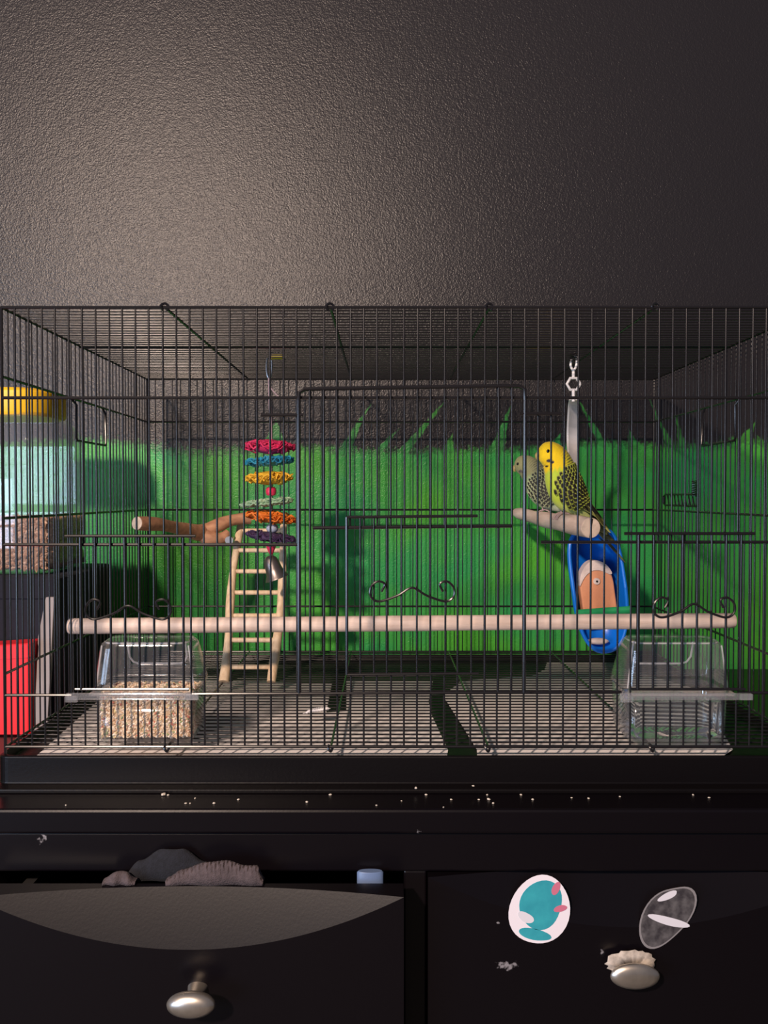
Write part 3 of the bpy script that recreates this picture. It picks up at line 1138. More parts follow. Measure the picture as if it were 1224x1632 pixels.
# short stick perch the birds sit on
A = at(823, 817, 1.196)
B = at(940, 843, 0.945)
stick = thing('stick_perch', (A.x, A.y, A.z), 'short whitish wooden stick perch carrying the two parakeets', 'perch')
n_ = 16
pts, rs = [], []
for i in range(n_ + 1):
    t = i / n_
    p = A.lerp(B, t) + Vector((0.0015 * math.sin(t * 7), 0, -.0012 * math.sin(t * 5)))
    pts.append(p)
    rs.append((0.0082 + (0.0128 - .0082) * t) * (1 + .05 * math.sin(t * 17)) * (0.8 if i == 0 else 1))
MB().tube(pts, rs, 20).build('shaft', M['stick'], stick)
dirB = (pts[-1] - pts[-2]).normalized()
MB().tube([pts[-1] - dirB * .0005, pts[-1] + dirB * .0012, pts[-1] + dirB * .0016], [rs[-1] * .99, rs[-1] * .96, rs[-1] * .8], 20).build('cut_end', M['cut'], stick)
cw = dirB.cross(Vector((0, 0, 1))).normalized()
cv = cw.cross(dirB).normalized()
crk = [pts[-1] + dirB * .0020 + cw * a_ + cv * c_ for a_, c_ in ((-.001, .0112), (-.0004, .006), (.0006, .001), (.0009, -.004), (.0016, -.0112))]
MB().tube(crk, .0007, 6).build('split', M['eye'], stick)

# branch perch reaching from the ladder head
br = thing('branch_perch', at(330, 858, 1.10), 'reddish brown forked branch perch with a pale cut end beside the ladder', 'perch')
bp_ = [at(px, py, y_) for px, py, y_ in ((219, 834, 0.965), (255, 836, 1.0), (290, 843, 1.045), (322, 849, 1.085), (345, 838, 1.09), (370, 829, 1.10), (398, 825, 1.11))]
sp2 = spline(bp_, 5)
rs = []
for i in range(len(sp2)):
    t = i / (len(sp2) - 1)
    rs.append(0.0083 + 0.004 * math.exp(-((t - .52) / .10) ** 2) + .0008 * math.sin(t * 20))
MB().tube(sp2, rs, 14).build('main_branch', M['branch'], br)
fk = spline([at(318, 846, 1.085), at(334, 858, 1.085), at(352, 858, 1.09), at(364, 848, 1.095)], 5)
MB().tube(fk, [.010, .0105, .011, .0112, .0113, .0112, .011, .0106, .010, .0092, .0085, .0078, .007, .0062, .0055, .005], 12).build('fork', M['branch'], br)
d0 = (bp_[0] - bp_[1]).normalized()
MB().tube([bp_[0] - d0 * .001, bp_[0] + d0 * .001, bp_[0] + d0 * .0016], [.0082, .0081, .007], 14).build('cut_end', M['cut'], br)
MB().lathe([(.0005, -.004), (.0055, -.004), (.0062, -.001), (.0062, .003), (.003, .0045), (.0005, .0045)], 14, at(366, 861, 1.085), 'y').build('wing_nut', M['steel'], br)

# ladder
ladder = thing('bird_ladder', at(394, 1088, 1.0), 'pale wooden bird ladder leaning up beneath the hanging toy', 'ladder')
Lb, Lt = at(354, 1086, 1.0), at(383, 838, 1.122)
Rb, Rt = at(435, 1086, 1.0), at(455, 838, 1.122)
Lb.z = Rb.z = Z_GRID + 0.0015
for a, b_, s in ((Lb, Lt, 1), (Rb, Rt, -1)):
    P, rr2 = [], []
    for i in range(15):
        t = i / 14
        P.append(a.lerp(b_, t) + Vector((.0025 * math.sin(t * 5.5 + s), .001 * math.sin(t * 9), 0)))
        rr2.append(.0062 - .0012 * t + .0005 * math.sin(t * 14 + s))
    MB().tube(P, rr2, 12).build('rail', M['ladder'], ladder)
for py in (1064, 1021, 982, 945, 911, 877, 846):
    # find t along the left rail for this picture row
    t = min((abs((lambda q: 816 - FPX * ((q.z - ZC) / q.y + math.tan(PITCH)) - py)(Lb.lerp(Lt, k / 400))), k / 400) for k in range(401))[1]
    MB().tube([Lb.lerp(Lt, t), Rb.lerp(Rt, t)], .0032, 10).build('rung', M['ladder'], ladder)

# ------------------------------------------------------------------ hanging toy
toy_y = 1.018
tw = toy_y / FPX
T = lambda px, py, y_=toy_y: at(px, py, y_)
toy = thing('hanging_toy', T(434, 922), 'tall hanging toy of coloured woven discs and beads ending in a grey bell', 'bird toy')
zroof_toy = Z_ROOF
hk = T(429, 575)
MB().tube(spline([(hk.x - .001, toy_y, zroof_toy + .002), (hk.x + .003, toy_y, zroof_toy - .004), (hk.x + .003, toy_y, zroof_toy - .018), (hk.x, toy_y, zroof_toy - .026),
                  (hk.x - .003, toy_y, zroof_toy - .018), (hk.x - .003, toy_y, zroof_toy - .004), (hk.x - .001, toy_y, zroof_toy + .001)], 4), .0013, 7).build('hook', M['steel'], toy)
cords = [T(429, 605), T(430, 640), T(432, 690), T(432, 780), T(432, 880), T(433, 890)]
cords[0].z = zroof_toy - .0255
cords[0].x = hk.x
MB().tube(spline(cords, 4), .0017, 8).build('cord', M['cord'], toy)
MB().tube(spline([T(428, 612), T(436, 624), T(448, 636)], 4), .0008, 6).build('loose_thread', M['cord'], toy)
MB().box(T(433, 572).x, T(451, 572).x, toy_y - .004, toy_y + .004, zroof_toy - .0012, zroof_toy + .0038).build('roof_clip', M['yellow_clip'], toy, smooth=False, bevel=.001)


def disc(cx, cy, wpx, hpx, mat, seed, tilt=0.0, strands=44, core=0.72):
    """a crumpled woven pad: a lens-shaped core wrapped by many springy strips"""
    rr = random.Random(seed)
    c_ = T(cx, cy)
    R0 = wpx * tw / 2
    H = hpx * tw / 2
    rot = Matrix.Rotation(tilt, 3, 'Y')
    mb = MB()
    seg, rg = 28, 6
    vs, fs = [], []
    for i in range(rg * 2 + 1):
        a = math.pi * i / (rg * 2)
        for k in range(seg):
            th = 2 * math.pi * k / seg
            rad = R0 * core * math.sin(a) * (1 + .12 * rr.uniform(-1, 1))
            vs.append(c_ + rot @ Vector((rad * math.cos(th), rad * .85 * math.sin(th), H * .8 * math.cos(a) * (1 + .15 * rr.uniform(-1, 1)))))
    for i in range(rg * 2):
        for k in range(seg):
            k2 = (k + 1) % seg
            fs.append((i * seg + k, (i + 1) * seg + k, (i + 1) * seg + k2, i * seg + k2))
    mb.add(vs, fs)
    for s in range(strands):
        th = rr.uniform(0, 6.28)
        th2 = th + rr.uniform(.5, 1.5)
        P = []
        for q in range(7):
            t = q / 6
            a = th + (th2 - th) * t
            rad = R0 * (0.55 + .45 * math.sin(math.pi * t)) * rr.uniform(.92, 1.02)
            P.append(c_ + rot @ Vector((rad * math.cos(a), rad * .85 * math.sin(a), H * rr.uniform(-.8, .8) * (1.1 - .6 * math.sin(math.pi * t)))))
        mb.tube(spline(P, 2), R0 * .045, 5, sq=.5)
    mb.build('woven_disc', mat, toy, smooth=True)


disc(431, 712, 82, 27, M['pink'], 1, .03)
disc(430, 735, 76, 20, M['teal'], 2, -.08, core=.6)
disc(429, 762, 78, 25, M['yellow'], 3, -.03, core=.8)
disc(426, 801, 84, 16, M['mint'], 4, -.10, strands=50, core=.3)
disc(433, 824, 82, 24, M['orange'], 5, .12)
disc(433, 856, 84, 18, M['purple'], 6, .14, core=.85)
MB().lathe([(.0006, -.0062), (.0055, -.005), (.0068, -.002), (.0068, .002), (.0055, .005), (.0006, .0062)], 16, T(432, 783), 'z').build('bead', M['bead_red'], toy)
MB().ellipsoid(T(434, 842), .0080, .0080, .0062, 16, 10).build('bead', M['bead_grey'], toy)
MB().lathe([(.0006, -.0088), (.0022, -.0075), (.0075, .005), (.007, .0066), (.0006, .0066)], 16, T(432, 874), 'z').build('bead', M['bead_red'], toy)
cb = T(436, 906)
rot = Matrix.Rotation(-.34, 3, 'Y')
prof = [(.0006, .0155), (.004, .0150), (.0072, .0115), (.0088, .006), (.0095, .000), (.0105, -.006), (.0132, -.0105), (.0140, -.0125), (.0125, -.0128), (.009, -.004), (.006, .006), (.0006, .010)]
b_ = MB().lathe(prof, 24)
b_.v = [cb + rot @ (v * 1.12) for v in b_.v]
b_.build('bell', M['bell'], toy)
MB().tube([T(433, 884), T(433, 893)], .0012, 6).build('bell_link', M['steel'], toy)

# ------------------------------------------------------------------ hanging holder with mineral block
hy = 0.990
hs = hy / FPX
H = lambda px, py, y_=hy: at(px, py, y_)
hold = thing('treat_holder', H(955, 1037, 1.0), 'blue plastic scoop hanging from a white plastic handle with a green rubber band', 'bird toy')
zr = Z_ROOF
hx = H(914, 570).x
coil = [(hx + .004 * math.cos(k * .8), hy + .004 * math.sin(k * .8), zr + .002 - k * .00030) for k in range(38)]
MB().tube(coil, .0009, 6).build('spring', M['wire'], hold)
MB().tube(spline([(hx, hy, zr + .002), (hx + .0035, hy, zr - .004), (hx + .0035, hy, zr - .014), (hx, hy, zr - .020), (hx - .0035, hy, zr - .014), (hx - .002, hy, zr - .006)], 4), .0015, 7).build('hook', M['white_plastic'], hold)
MB().tube([(hx, hy, zr - .019), (hx, hy, H(914, 601).z)], .0019, 8).build('link_shank', M['white_plastic'], hold)
hexp = []
hc = H(914, 612)
for k in range(7):
    a = math.radians(60 * k)
    hexp.append((hc.x + .0082 * math.cos(a), hy, hc.z + .0082 * math.sin(a)))
MB().tube(hexp, .0019, 8).build('hex_link', M['white_plastic'], hold)
MB().tube([(hc.x, hy, hc.z - .0068), (hc.x, hy, H(914, 640).z)], .0021, 8).build('link_shank', M['white_plastic'], hold)
# twisted flat handle
mb = MB()
rings = []
hp = [(914, 636, 7), (913, 650, 8.5), (912, 690, 10.5), (913, 730, 11), (915, 780, 10), (918, 815, 9), (921, 838, 8)]
hpts = spline([Vector((a, b_, c_)) for a, b_, c_ in hp], 4)
for i, q in enumerate(hpts):
    t = i / (len(hpts) - 1)
    p = H(q.x, q.y, hy + 0.062 * min(1, max(0, (t - .04) / .30)))
    hw = q.z * hs
    ang = 0.25 + 0.35 * t
    rings.append([(p.x + math.cos(ang) * u_ * hw - math.sin(ang) * v_ * .0022, p.y + math.sin(ang) * u_ * hw + math.cos(ang) * v_ * .0022, p.z)
                  for u_, v_ in ((1, 0), (.9, 1), (0, 1.5), (-.9, 1), (-1, 0), (-.9, -1), (0, -.4), (.9, -1))])
stack(mb, rings)
mb.build('handle', M['white_plastic'], hold)
# scoop: a boat-shaped shell, hollow towards the front
yS = 1.045
cS = H(952, 940, yS)
sS = yS / FPX
tiltS = math.radians(-6.5)
def scoop_pt(u, v, k=1.0):
    """u angle round the rim, v 0 rim .. 1 bottom"""
    ry, rx = 97 * sS, 41 * sS
    co, si = math.cos(u), math.sin(u)
    e = 2 / 4.2 if si > 0 else 2 / 2.4
    x = rx * math.copysign(abs(co) ** e, co)
    z = ry * math.copysign(abs(si) ** e, si)
    if z < 0:
        x *= 1.0
    d_ = math.cos(v * math.pi / 2)
    y = 0.034 * math.sin(v * math.pi / 2) + (0.010 if z > 0 else 0) * (abs(z) / ry)
    x2, z2 = x * d_ ** .7, z * (d_ ** .55 if z < 0 else d_ ** .7)
    xr = x2 * math.cos(tiltS) - z2 * math.sin(-tiltS) * -1
    xr = x2 * math.cos(tiltS) - z2 * math.sin(-tiltS)
    zr_ = x2 * math.sin(-tiltS) + z2 * math.cos(tiltS)
    return cS + Vector((xr, y - .012, zr_))


rings = []
for j in range(10):
    v = j / 9 * .97
    rings.append([scoop_pt(2 * math.pi * k / 48, v) for k in range(48)])
mb = stack(MB(), rings, False, True)
mb.build('scoop', M['blue'], hold, solid=0.0022)
MB().tube([scoop_pt(2 * math.pi * k / 48, 0) for k in range(49)], .0024, 8, cap=False).build('rim', M['blue'], hold)
# rubber band: a flat loop round the scoop
band = []
zb_ = H(952, 972, yS).z
for k in range(40):
    a = 2 * math.pi * k / 40
    band.append((cS.x + .0005 + (zb_ - cS.z) * -.13 + .0355 * math.cos(a), yS + (-.016 - .002 * abs(math.cos(a)) if math.sin(a) < 0 else -.013 + .038 * math.sin(a)), zb_ + .0025 * math.cos(a)))
rings = [[(x, y, z - .005) for x, y, z in band], [(x, y, z + .005) for x, y, z in band]]
stack(MB(), rings, False, False).build('rubber_band', M['green_band'], hold, solid=.0015)
# mineral block in the scoop
blk = thing('mineral_block', H(947, 1000, yS), 'salmon mineral block with a chalky gnawed top held in the blue scoop', 'mineral block')
out = []
prof = [(-27, 62), (27, 62), (27, 0), (25, -14), (17, -28), (4, -36), (-8, -34), (-18, -25), (-25, -12), (-27, 4)]
tl = math.radians(-8)
def blkpt(a, b_, y_):
    x, z = a * sS, -b_ * sS
    return (H(948, 929, yS).x + x * math.cos(tl) - z * math.sin(-tl), y_, H(948, 929, yS).z + x * math.sin(-tl) + z * math.cos(tl))
k = len(prof)
vs = [blkpt(a, b_, yS - .010) for a, b_ in prof] + [blkpt(a, b_, yS + .012) for a, b_ in prof]
fs = [tuple(range(k - 1, -1, -1)), tuple(range(k, 2 * k))] + [(i, (i + 1) % k, (i + 1) % k + k, i + k) for i in range(k)]
MB().add(vs, fs).build('block', M['mineral'], blk, smooth=False, bevel=.002)
cap = [(q_.x, q_.y) for q_ in spline([Vector((a_, c_, 0)) for a_, c_ in [(-27, 0), (-18, -13), (-6, -21), (5, -21), (14, -17), (22, -12), (25.5, -15), (17.5, -29), (4, -37), (-8.5, -35), (-18.5, -26), (-25.5, -13), (-27, 0)]], 4)[:-1]]
k = len(cap)
vs = [blkpt(a, b_, yS - .0116) for a, b_ in cap] + [blkpt(a, b_, yS + .006) for a, b_ in cap]
fs = [tuple(range(k - 1, -1, -1)), tuple(range(k, 2 * k))] + [(i, (i + 1) % k, (i + 1) % k + k, i + k) for i in range(k)]
MB().add(vs, fs).build('chalky_top', M['chalk'], blk, smooth=False)
q = blkpt(0, -4, yS - .0112)
MB().lathe([(.0045, .001), (.0042, -.0008), (.0006, -.001)], 14, q, 'y').build('washer', M['chalk'], blk)
MB().lathe([(.0014, .001), (.0014, -.0014), (.0003, -.0016)], 10, q, 'y').build('bolt', M['wire'], blk)
# lower crumb of the block at the foot of the scoop
vs, fs = [], []
q0 = H(953, 1022, yS - .004)
MB().ellipsoid(q0, .0145, .006, .0045, 14, 8).build('crumb', M['chalk'], blk)

# ------------------------------------------------------------------ parakeets
STN = [(856.5, 722, 2, 2), (858.5, 722, 9, 8), (862, 722.3, 14.5, 13), (868, 723, 19, 17), (875, 725, 21.5, 19), (882, 730, 22.5, 20), (887.5, 738, 23.5, 20.5), (891.5, 748, 25, 21),
       (895, 760, 27.5, 23), (899, 773, 28.5, 24), (904, 786, 27.5, 23.5), (910, 797, 23.5, 20), (918, 807, 17.5, 15), (928, 817, 11, 10), (937, 825, 6.5, 7), (945, 832, 3.0, 5), (951, 837, 1.2, 3)]
S0 = 1.02 / FPX


def lp(px, py):
    return (px - 900) * S0, -(py - 819) * S0


def frame(u):
    u = min(max(u, 0), len(STN) - 1.0001)
    i = int(u)
    t = u - i

    def cr(k):
        p = [STN[min(max(i + d, 0), len(STN) - 1)][k] for d in (-1, 0, 1, 2)]
        return 0.5 * (2 * p[1] + (p[2] - p[0]) * t + (2 * p[0] - 5 * p[1] + 4 * p[2] - p[3]) * t * t + (3 * p[1] - p[0] - 3 * p[2] + p[3]) * t ** 3)
    return cr(0), cr(1), max(cr(2), .3), max(cr(3), .3)


def body_pt(u, phi, k=1.0, add=0.0):
    x, y, r, wd = frame(u)
    x1, y1, _, _ = frame(min(u + .25, 15.99))
    x0, y0, _, _ = frame(max(u - .25, 0))
    tx, tz = x1 - x0, -(y1 - y0)
    L_ = math.hypot(tx, tz) or 1
    tx, tz = tx / L_, tz / L_
    dx, dz = -tz, tx
    a = (r * k + add) * math.cos(phi)
    px, py = x + dx * a, y - dz * a
    X, Z = lp(px, py)
    return Vector((X, -(wd * k + add) * math.sin(phi) * S0, Z)), (px, py), Vector((tx, 0, tz)), Vector((dx, 0, dz))


def mix(a, b_, t):
    t = min(max(t, 0), 1)
    return tuple(x + (y - x) * t for x, y in zip(a, b_))


SCHEMES = {
    'yellow': dict(head=(.90, .64, .015), nape=(.56, .56, .03), body=(.36, .56, .03), belly=(.48, .62, .06), dark=(.012, .011, .008), fringe=(.46, .50, .09),
                   cheek=(.05, .04, .06), vent=(.55, .62, .22), tail=(.02, .028, .016)),
    'grey': dict(head=(.33, .33, .15), nape=(.30, .31, .17), body=(.28, .40, .18), belly=(.36, .46, .25), dark=(.02, .02, .018), fringe=(.46, .50, .30),
                 cheek=(.12, .10, .10), vent=(.45, .50, .35), tail=(.03, .04, .04))}


def make_bird(label, scheme, loc, scale, yaw, lean):
    C = SCHEMES[scheme]
    rr = random.Random(5 if scheme == 'yellow' else 9)
    root = bpy.data.objects.new('parakeet', None)
    root.empty_display_size = .02
    root.location = loc
    root.rotation_euler = (0, lean, yaw)
    root.scale = (scale,) * 3
    COL.objects.link(root)
    ORG[root.name] = Vector((0, 0, 0))
    tag(root, label, 'bird')
    mb = MB()
    NU, NP = 200, 72
    vs, cs, fs = [], [], []
    for i in range(NU + 1):
        u = 16 * i / NU * .9999
        for k in range(NP):
            phi = 2 * math.pi * k / NP
            p, (px, py), t_, d_ = body_pt(u, phi)
            ven = -math.cos(phi)          # 1 on the belly side, -1 on the back
            lat = math.sin(phi)
            # head to body blend, a bib that reaches down in front
            edge = 746 + 6 * ven + 2.5 * math.sin(px * .9)
            h_ = (edge - py) / 7 + .5
            col = mix(mix(C['body'], C['belly'], (ven + .2)), C['head'], h_)
            if py > 795:
                col = mix(col, C['vent'], (py - 798) / 22)
            nb = math.exp(-((ven + .75) / .55) ** 2) * min(max((u - 4.6) / 1.5, 0), 1) * (1 - min(max((u - 8) / 2, 0), 1))
            if nb > .05:
                col = mix(col, C['nape'], nb)
                st_ = math.sin(u * 21 + math.sin(phi * 9) * .6)
                if st_ > .25 and abs(ven) > .2:
                    col = mix(col, C['dark'], nb * .9)
            # cheek patches and throat spots on both sides
            for (cx, cy, ax_, ay_) in ((869.5, 735, 4.4, 3.0), (873.5, 737.5, 3.0, 2.4)):
                q = ((px - cx) / ax_) ** 2 + ((py - cy) / ay_) ** 2
                if q < 1 and abs(lat) > .3:
                    col = mix(col, C['cheek'], (1 - q) * 3)
            if scheme == 'yellow':
                for (cx, cy, rr_) in ((867.5, 743.5, 1.9), (864, 747, 1.3), (873, 747.5, 1.6)):
                    q = math.hypot(px - cx, (py - cy)) / rr_
                    if q < 1 and abs(lat) > .2:
                        col = mix(col, C['dark'], (1 - q) * 3)
            else:
                if u > 2 and py < 746 and px > 868:
                    s_ = math.sin(u * 26)
                    col = mix(col, (.22, .22, .14), max(0, s_) * .6)
                if px < 866 and py > 738:
                    col = mix(col, (.55, .50, .10), (py - 738) / 8)
            cs.append(col)
            jig = 1 + .006 * math.sin(px * 3.1 + 5 * phi) * math.sin(py * 2.7)
            vs.append(Vector((p.x, p.y * jig, p.z)))
    for i in range(NU):
        for k in range(NP):
            k2 = (k + 1) % NP
            fs.append((i * NP + k, i * NP + k2, (i + 1) * NP + k2, (i + 1) * NP + k))
    fs.append(tuple(range(NP - 1, -1, -1)))
    fs.append(tuple(NU * NP + k for k in range(NP)))
    mb.add(vs, fs, cs)
    mb.build('body', M['plumage'], root)

    # feathers: thin leaf with dark heart and pale fringe
    def feather(mb, base, along, across, normal, L_, W_, dark, fringe, heart=.72, tipdark=False):
        rows = [(0, .45), (.25, .85), (.55, 1.0), (.8, .8), (.95, .42), (1.0, .12)]
        vs_, cs_, fs_ = [], [], []
        for (t, w_) in rows:
            for s in (-1, -heart, 0, heart, 1):
                cv = (1 - s * s) * W_ * .22
                vs_.append(base + along * (L_ * t) + across * (W_ * w_ * s * .5) + normal * (cv + L_ * .05 * t))
                inner = abs(s) <= heart + .01 and t < .93 and t > (0 if not tipdark else .0)
                cs_.append(dark if inner else fringe)
        for i in range(len(rows) - 1):
            for s in range(4):
                fs_.append((i * 5 + s, i * 5 + s + 1, (i + 1) * 5 + s + 1, (i + 1) * 5 + s))
        mb.add(vs_, fs_, cs_)

    for side in (1, -1):
        mb = MB()
        # covert rows over the shoulder; each row a little larger
        for r_ in range(11):
            u = 6.7 + r_ * .44
            n_f = 8
            for k in range(n_f):
                ph = math.radians(26 + (118 - abs(r_ - 5) * 5.0) * (k + .5 * (r_ % 2)) / n_f)
                if r_ < 3 and k > 7 - (2 - r_):
                    continue
                p, pp, t_, d_ = body_pt(u, ph, 1.03, 0.5)
                n__ = Vector((d_.x * math.cos(ph), -math.sin(ph), d_.z * math.cos(ph))).normalized()
                al = (t_ + Vector((0, 0, 0))).normalized()
                ac = n__.cross(al).normalized()
                Lf = (8.0 + r_ * .7 + rr.uniform(-.6, .6)) * S0
                Wf = (6.6 + r_ * .30) * S0
                hz = .42 if (k > 5 or r_ < 2) else .68
                if side < 0:
                    p = Vector((p.x, -p.y, p.z)); n__ = Vector((n__.x, -n__.y, n__.z)); ac = Vector((ac.x, -ac.y, ac.z))
                feather(mb, p, al, ac, n__, Lf, Wf, C['dark'], mix(C['fringe'], C['body'], rr.uniform(0, .35)), hz)
        # secondaries and primaries sweeping to the tail
        for k in range(11):
            f_ = k / 10
            u = 9.6 + 1.6 * f_
            ph = math.radians(116 - 72 * f_)
            p, pp, t_, d_ = body_pt(u, ph, 1.05, .8)
            tipx, tipy = lp(918 + 42 * f_ + (10 if k > 7 else 0), 806 + 25 * f_ + (8 if k > 7 else 0)) if k < 9 else lp(968 + 3 * (k - 9), 846 + 3 * (k - 9))
            tip = Vector((tipx, -(15 - 12 * f_) * S0, tipy))
            if side < 0:
                p = Vector((p.x, -p.y, p.z)); tip.y *= -1
            al = (tip - p)
            Lf = al.length
            al.normalize()
            nrm = Vector((.25, -1 * side, .2)).normalized()
            ac = nrm.cross(al).normalized()
            nrm = al.cross(ac) * (-1 if al.cross(ac).y * side > 0 else 1)
            feather(mb, p, al, ac, nrm, Lf, 8.5 * S0, C['vent'] if k == 1 else C['dark'] if k % 3 else mix(C['dark'], C['fringe'], .12), mix(C['fringe'], (.6, .6, .3), .3), .80)
        mb.build('wing', M['quill'], root)
    # pale edge of the lowest wing feathers and the long tail
    mb = MB()
    for k, (tx_, ty_, wy) in enumerate(((972, 850, 2), (968, 852, -2), (985, 868, 1.0), (999, 897, 0.4), (996, 894, -.6))):
        b0 = Vector((*lp(926 + k, 815 + k)[:1], wy * S0, lp(926 + k, 815 + k)[1]))
        ex, ez = lp(tx_, ty_)
        tip = Vector((ex, wy * 1.5 * S0, ez))
        al = tip - b0
        Lf = al.length
        al.normalize()
        ac = al.cross(Vector((0, 1, 0))).normalized()
        feather(mb, b0, al, ac, Vector((0, -1, 0)), Lf, (9 if k < 3 else 4.5) * S0, C['tail'], mix(C['tail'], C['vent'], .25), .75)
    mb.build('tail', M['quill'], root, solid=.0003)
    # eyes, beak, cere, feet
    for side in (-1, 1):
        ex, ez = lp(867.5, 720)
        yv = None
        best = 1e9
        for i in range(30):
            for k in range(40):
                p, pp, _, _ = body_pt(1 + 4 * i / 30, math.pi * k / 40)
                d__ = (p.x - ex) ** 2 + (p.z - ez) ** 2
                if d__ < best:
                    best, yv = d__, p.y
        MB().ellipsoid((ex, side * (abs(yv) - .4 * S0), ez), 2.9 * S0, 1.7 * S0, 2.9 * S0, 12, 8).build('eye', M['eye'], root)
    bx, bz = lp(855.5, 726)
    MB().tube(spline([(bx + 4 * S0, 0, bz + 4 * S0), (bx + 0 * S0, 0, bz + 1.5 * S0), (bx - 1.6 * S0, 0, bz - 3 * S0), (bx + .2 * S0, 0, bz - 7 * S0)], 4),
              [4.2 * S0] * 4 + [3.8 * S0] * 3 + [3.0 * S0] * 2 + [2.2 * S0] * 2 + [1.2 * S0, .5 * S0], 10).build('beak', M['beak'], root)
    MB().ellipsoid((bx + 1.8 * S0, 0, bz + 4.6 * S0), 2.4 * S0, 4 * S0, 2 * S0, 10, 6).build('cere', M['cere'], root)
    for side in (-1, 1):
        fx, fz = lp(897, 812)
        P0 = Vector((fx, side * 8 * S0, fz))
        ft = MB()
        ft.tube([P0, P0 + Vector((0, 0, -7 * S0))], 1.5 * S0, 8)
        for (dx, dy) in ((-1, -.5), (-1, .45), (1, -.4), (1, .45)):
            Q = P0 + Vector((0, 0, -5.5 * S0))
            ft.tube(spline([Q, Q + Vector((dx * 5 * S0, dy * 3 * S0, -.2 * S0)), Q + Vector((dx * 11 * S0, dy * 6 * S0, -4.6 * S0)), Q + Vector((dx * 13.5 * S0, dy * 7 * S0, -10 * S0))], 3), 1.25 * S0, 7)
        ft.build('foot', M['foot'], root)
    return root


ty = (1.196 - 1.02) / (1.196 - .945)
axp = A.lerp(B, ty)
make_bird('yellow headed green parakeet with black scalloped wings on the stick perch', 'yellow', (at(900, 819, 1.02).x, 1.02, axp.z + .0118), 1.0, math.radians(6), 0.0)
ty = (1.196 - 1.098) / (1.196 - .945)
axp = A.lerp(B, ty)
make_bird('pale grey green parakeet perched behind the yellow headed one', 'grey', (axp.x + .006, 1.098, axp.z + .0105), .88, math.radians(-24), math.radians(-11))

# ------------------------------------------------------------------ things beside the cage, on the left of the dresser top
jr = thing('storage_jar', (-0.475, 1.03, zz(915, .965)), 'big clear plastic tub with a yellow lid, part filled with brown pellets', 'jar')
jx0, jx1, jy0, jy1 = -0.555, -0.400, 0.955, 1.092
jz0, jz1 = zz(915, .965) , zz(655, .965)
rings = []
for t, ins in ((0, .010), (.03, .003), (.08, 0), (.30, .0), (.34, .0015), (.38, 0), (.70, 0), (.74, .002), (.80, .0), (.88, .004), (.95, .013), (1.0, .019)):
    rings.append([(x, y, jz0 + (jz1 - jz0) * t) for x, y in rrect(jx0 + ins, jx1 - ins, jy0 + ins, jy1 - ins, .028, 7)])
stack(MB(), rings, True, False).build('body', M['jar'], jr, solid=-.0015)
rings = []
for z, ins in ((jz1 - .004, .0165), (jz1 + .001, .014), (jz1 + .026, .014), (jz1 + .030, .018)):
    rings.append([(x, y, z) for x, y in rrect(jx0 + ins, jx1 - ins, jy0 + ins, jy1 - ins, .040, 8)])
stack(MB(), rings, True, True).build('lid', M['yellow_lid'], jr, bevel=.001)
seeds('feed_pellets', (jx0 + .006, jx1 - .006, jy0 + .006, jy1 - .006, jz0 + .004, zz(826, .965)), 2600, [(.42, .24, .15), (.50, .31, .21), (.36, .20, .12), (.55, .38, .28)], .0075,
      'brown pellets filling the bottom of the yellow lidded tub', 'feed pellets', 21, (.28, .16, .10))
bx0, bx1, by0, by1 = -0.62, -0.386, 0.935, 1.125
bin_ = thing('storage_bin', ((bx0 + bx1) / 2, (by0 + by1) / 2, TOP), 'dark navy fabric storage bin under the clear tub', 'storage bin')
rings = []
for z, ins in ((TOP, .003), (TOP + .004, .0), (jz0 - .03, .0), (jz0 - .002, .001)):
    rings.append([(x, y, z) for x, y in rrect(bx0 + ins, bx1 - ins, by0 + ins, by1 - ins, .008, 4)])
stack(MB(), rings).build('body', M['navy'], bin_)
rings = []
for z, ins in ((jz0 - .026, -.002), (jz0 - .003, -.002), (jz0 - .0004, .001)):
    rings.append([(x, y, z) for x, y in rrect(bx0 + ins, bx1 - ins, by0 + ins, by1 - ins, .009, 4)])
stack(MB(), rings).build('lid', M['navy'], bin_, bevel=.001)
# grey panel leaning on the bin
mb = MB()
ptop, pbot = zz(952, .925), TOP
vs = [(-.4005, .907, pbot), (-.3855, .907, pbot), (-.3835, .926, ptop), (-.3935, .926, ptop), (-.3995, .918, ptop - .045)]
vs2 = [(x, y + .006, z) for x, y, z in vs]
mb.add(vs + vs2, [(0, 1, 2, 3, 4), (9, 8, 7, 6, 5)] + [(i, i + 5, (i + 1) % 5 + 5, (i + 1) % 5) for i in range(5)])
tag(mb.build('grey_panel', M['grey_board'], smooth=False, bevel=.0008), 'pale grey panel leaning against the navy bin behind the red box', 'panel')
rb = thing('red_box', (-.50, .917, TOP), 'bright red plastic box at the left of the cage', 'box')
rings = []
rx0, rx1, ry0, ry1 = -.60, -.402, .903, .931
zr_ = lambda x: zz(1041, .903) + (x - xx(0, .903)) * 0.37 if x > xx(0, .903) else zz(1041, .903)
for k_, ins in ((0, .004), (.02, .001), (.88, .0), (.985, .0), (1, .0015)):
    rings.append([(x, y, TOP + (zr_(x) - TOP) * k_) for x, y in rrect(rx0 + ins, rx1 - ins, ry0 + ins, ry1 - ins, .004, 4)])
stack(MB(), rings).build('body', M['red'], rb)
rings = []
for dz, ins in ((-.016, -.0012), (-.001, -.0012), (.0006, .0)):
    rings.append([(x, y, zr_(x) + dz) for x, y in rrect(rx0 + ins, rx1 - ins, ry0 + ins, ry1 - ins, .004, 4)])
stack(MB(), rings).build('lid', M['red'], rb)

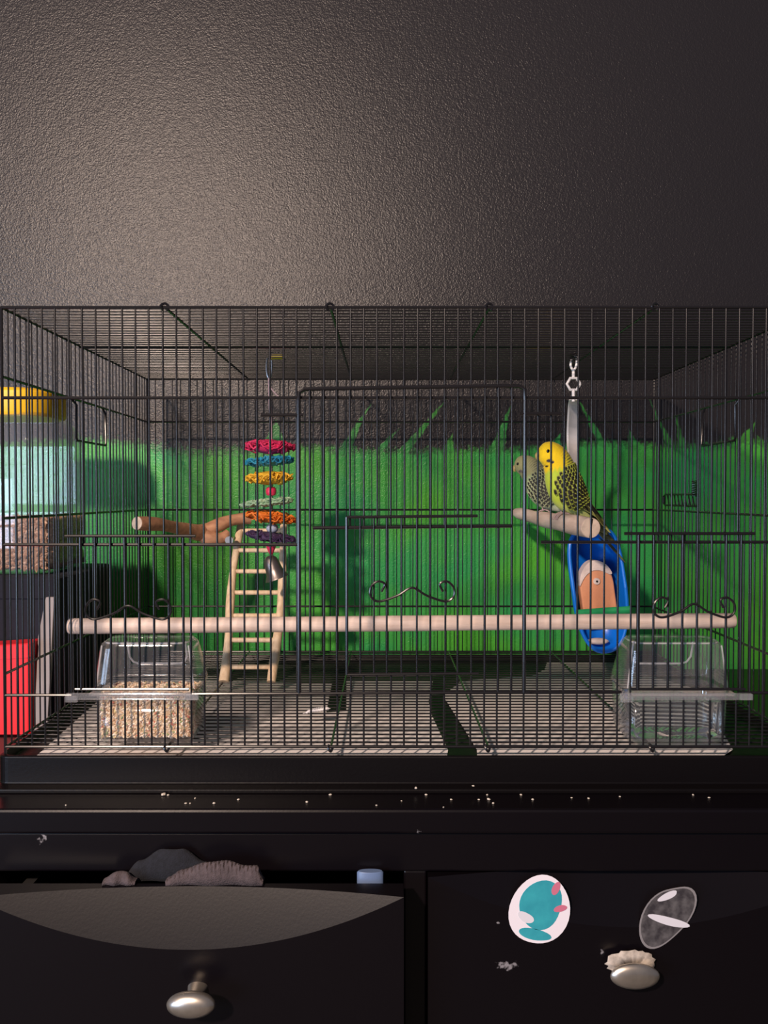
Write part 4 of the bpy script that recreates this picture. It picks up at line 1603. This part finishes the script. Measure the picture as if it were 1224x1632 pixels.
# ------------------------------------------------------------------ small litter
fe = at(504, 1143, .855)
fz_ = Z_GRID + .0012
mb = MB()
rot = Matrix.Rotation(.5, 3, 'Z')
rows = 9
for side in (-1, 1):
    for k in range(rows):
        t = k / rows
        base = Vector((-.012 + .024 * t, 0, .0008 * math.sin(t * 3)))
        tipv = base + Vector((.006, side * .0065 * math.sin(math.pi * (t * .85 + .12)), .0015))
        q = [base, base.lerp(tipv, .5) + Vector((0, 0, .0012)), tipv]
        mb.tube([Vector((fe.x, .86, fz_ + .001)) + rot @ v for v in q], [.0011, .0010, .0003], 5)
mb.tube([Vector((fe.x, .86, fz_ + .001)) + rot @ v for v in (Vector((-.016, 0, 0)), Vector((0, 0, .0008)), Vector((.014, 0, 0)))], .0004, 5)
tag(mb.build('feather', M['feather_white']), 'small white feather lying on the cage floor grid', 'feather')

crumbs = [(262, 1266, 3.2), (268, 1268, 1.8), (296, 1281, 1.6), (303, 1281, 1.4), (311, 1273, 1.6), (341, 1281, 2), (380, 1275, 1.8), (105, 1284, 1.5), (489, 1279, 2), (527, 1265, 2.2),
          (663, 1257, 2.4), (679, 1267, 2), (719, 1275, 1.8), (754, 1254, 2.3), (775, 1263, 1.6), (779, 1275, 2.4), (786, 1281, 2), (763, 1275, 1.6), (830, 1267, 1.9), (849, 1275, 2),
          (938, 1273, 1.5), (1104, 1267, 1.6), (1130, 1272, 1.6), (988, 1270, 1.2), (911, 1272, 1.3), (640, 1277, 1.2), (707, 1287, 1.2), (600, 1284, 1.3)]
for i, (px, py, sz) in enumerate(crumbs):
    a = at(px, py, 1.0) - Vector((0, 0, ZC))
    zs_ = TOP + .0042 if py < 1263 else TOP
    q = Vector((0, 0, ZC)) + a * ((zs_ - ZC) / a.z)
    if zs_ == TOP:
        q.y = min(q.y, ty0 - .0135)
    else:
        q.y = min(max(q.y, ty0 - .0085), ty0 - .003)
    r_ = sz * .00058
    mb = MB()
    rr = random.Random(i)
    mb.ellipsoid((q.x, q.y, zs_ + r_ * .55), r_ * rr.uniform(1, 1.5), r_ * rr.uniform(.8, 1.2), r_ * .62, 7, 5, Matrix.Rotation(rr.uniform(0, 3), 3, 'Z'))
    mb.v = [v + Vector((rr.uniform(-1, 1), rr.uniform(-1, 1), 0)) * r_ * .15 for v in mb.v]
    tag(mb.build('seed_husk', M['husk'], smooth=False), 'pale seed husk dropped on the dresser edge before the cage tray', 'seed husk', 'seed husks on the dresser edge')
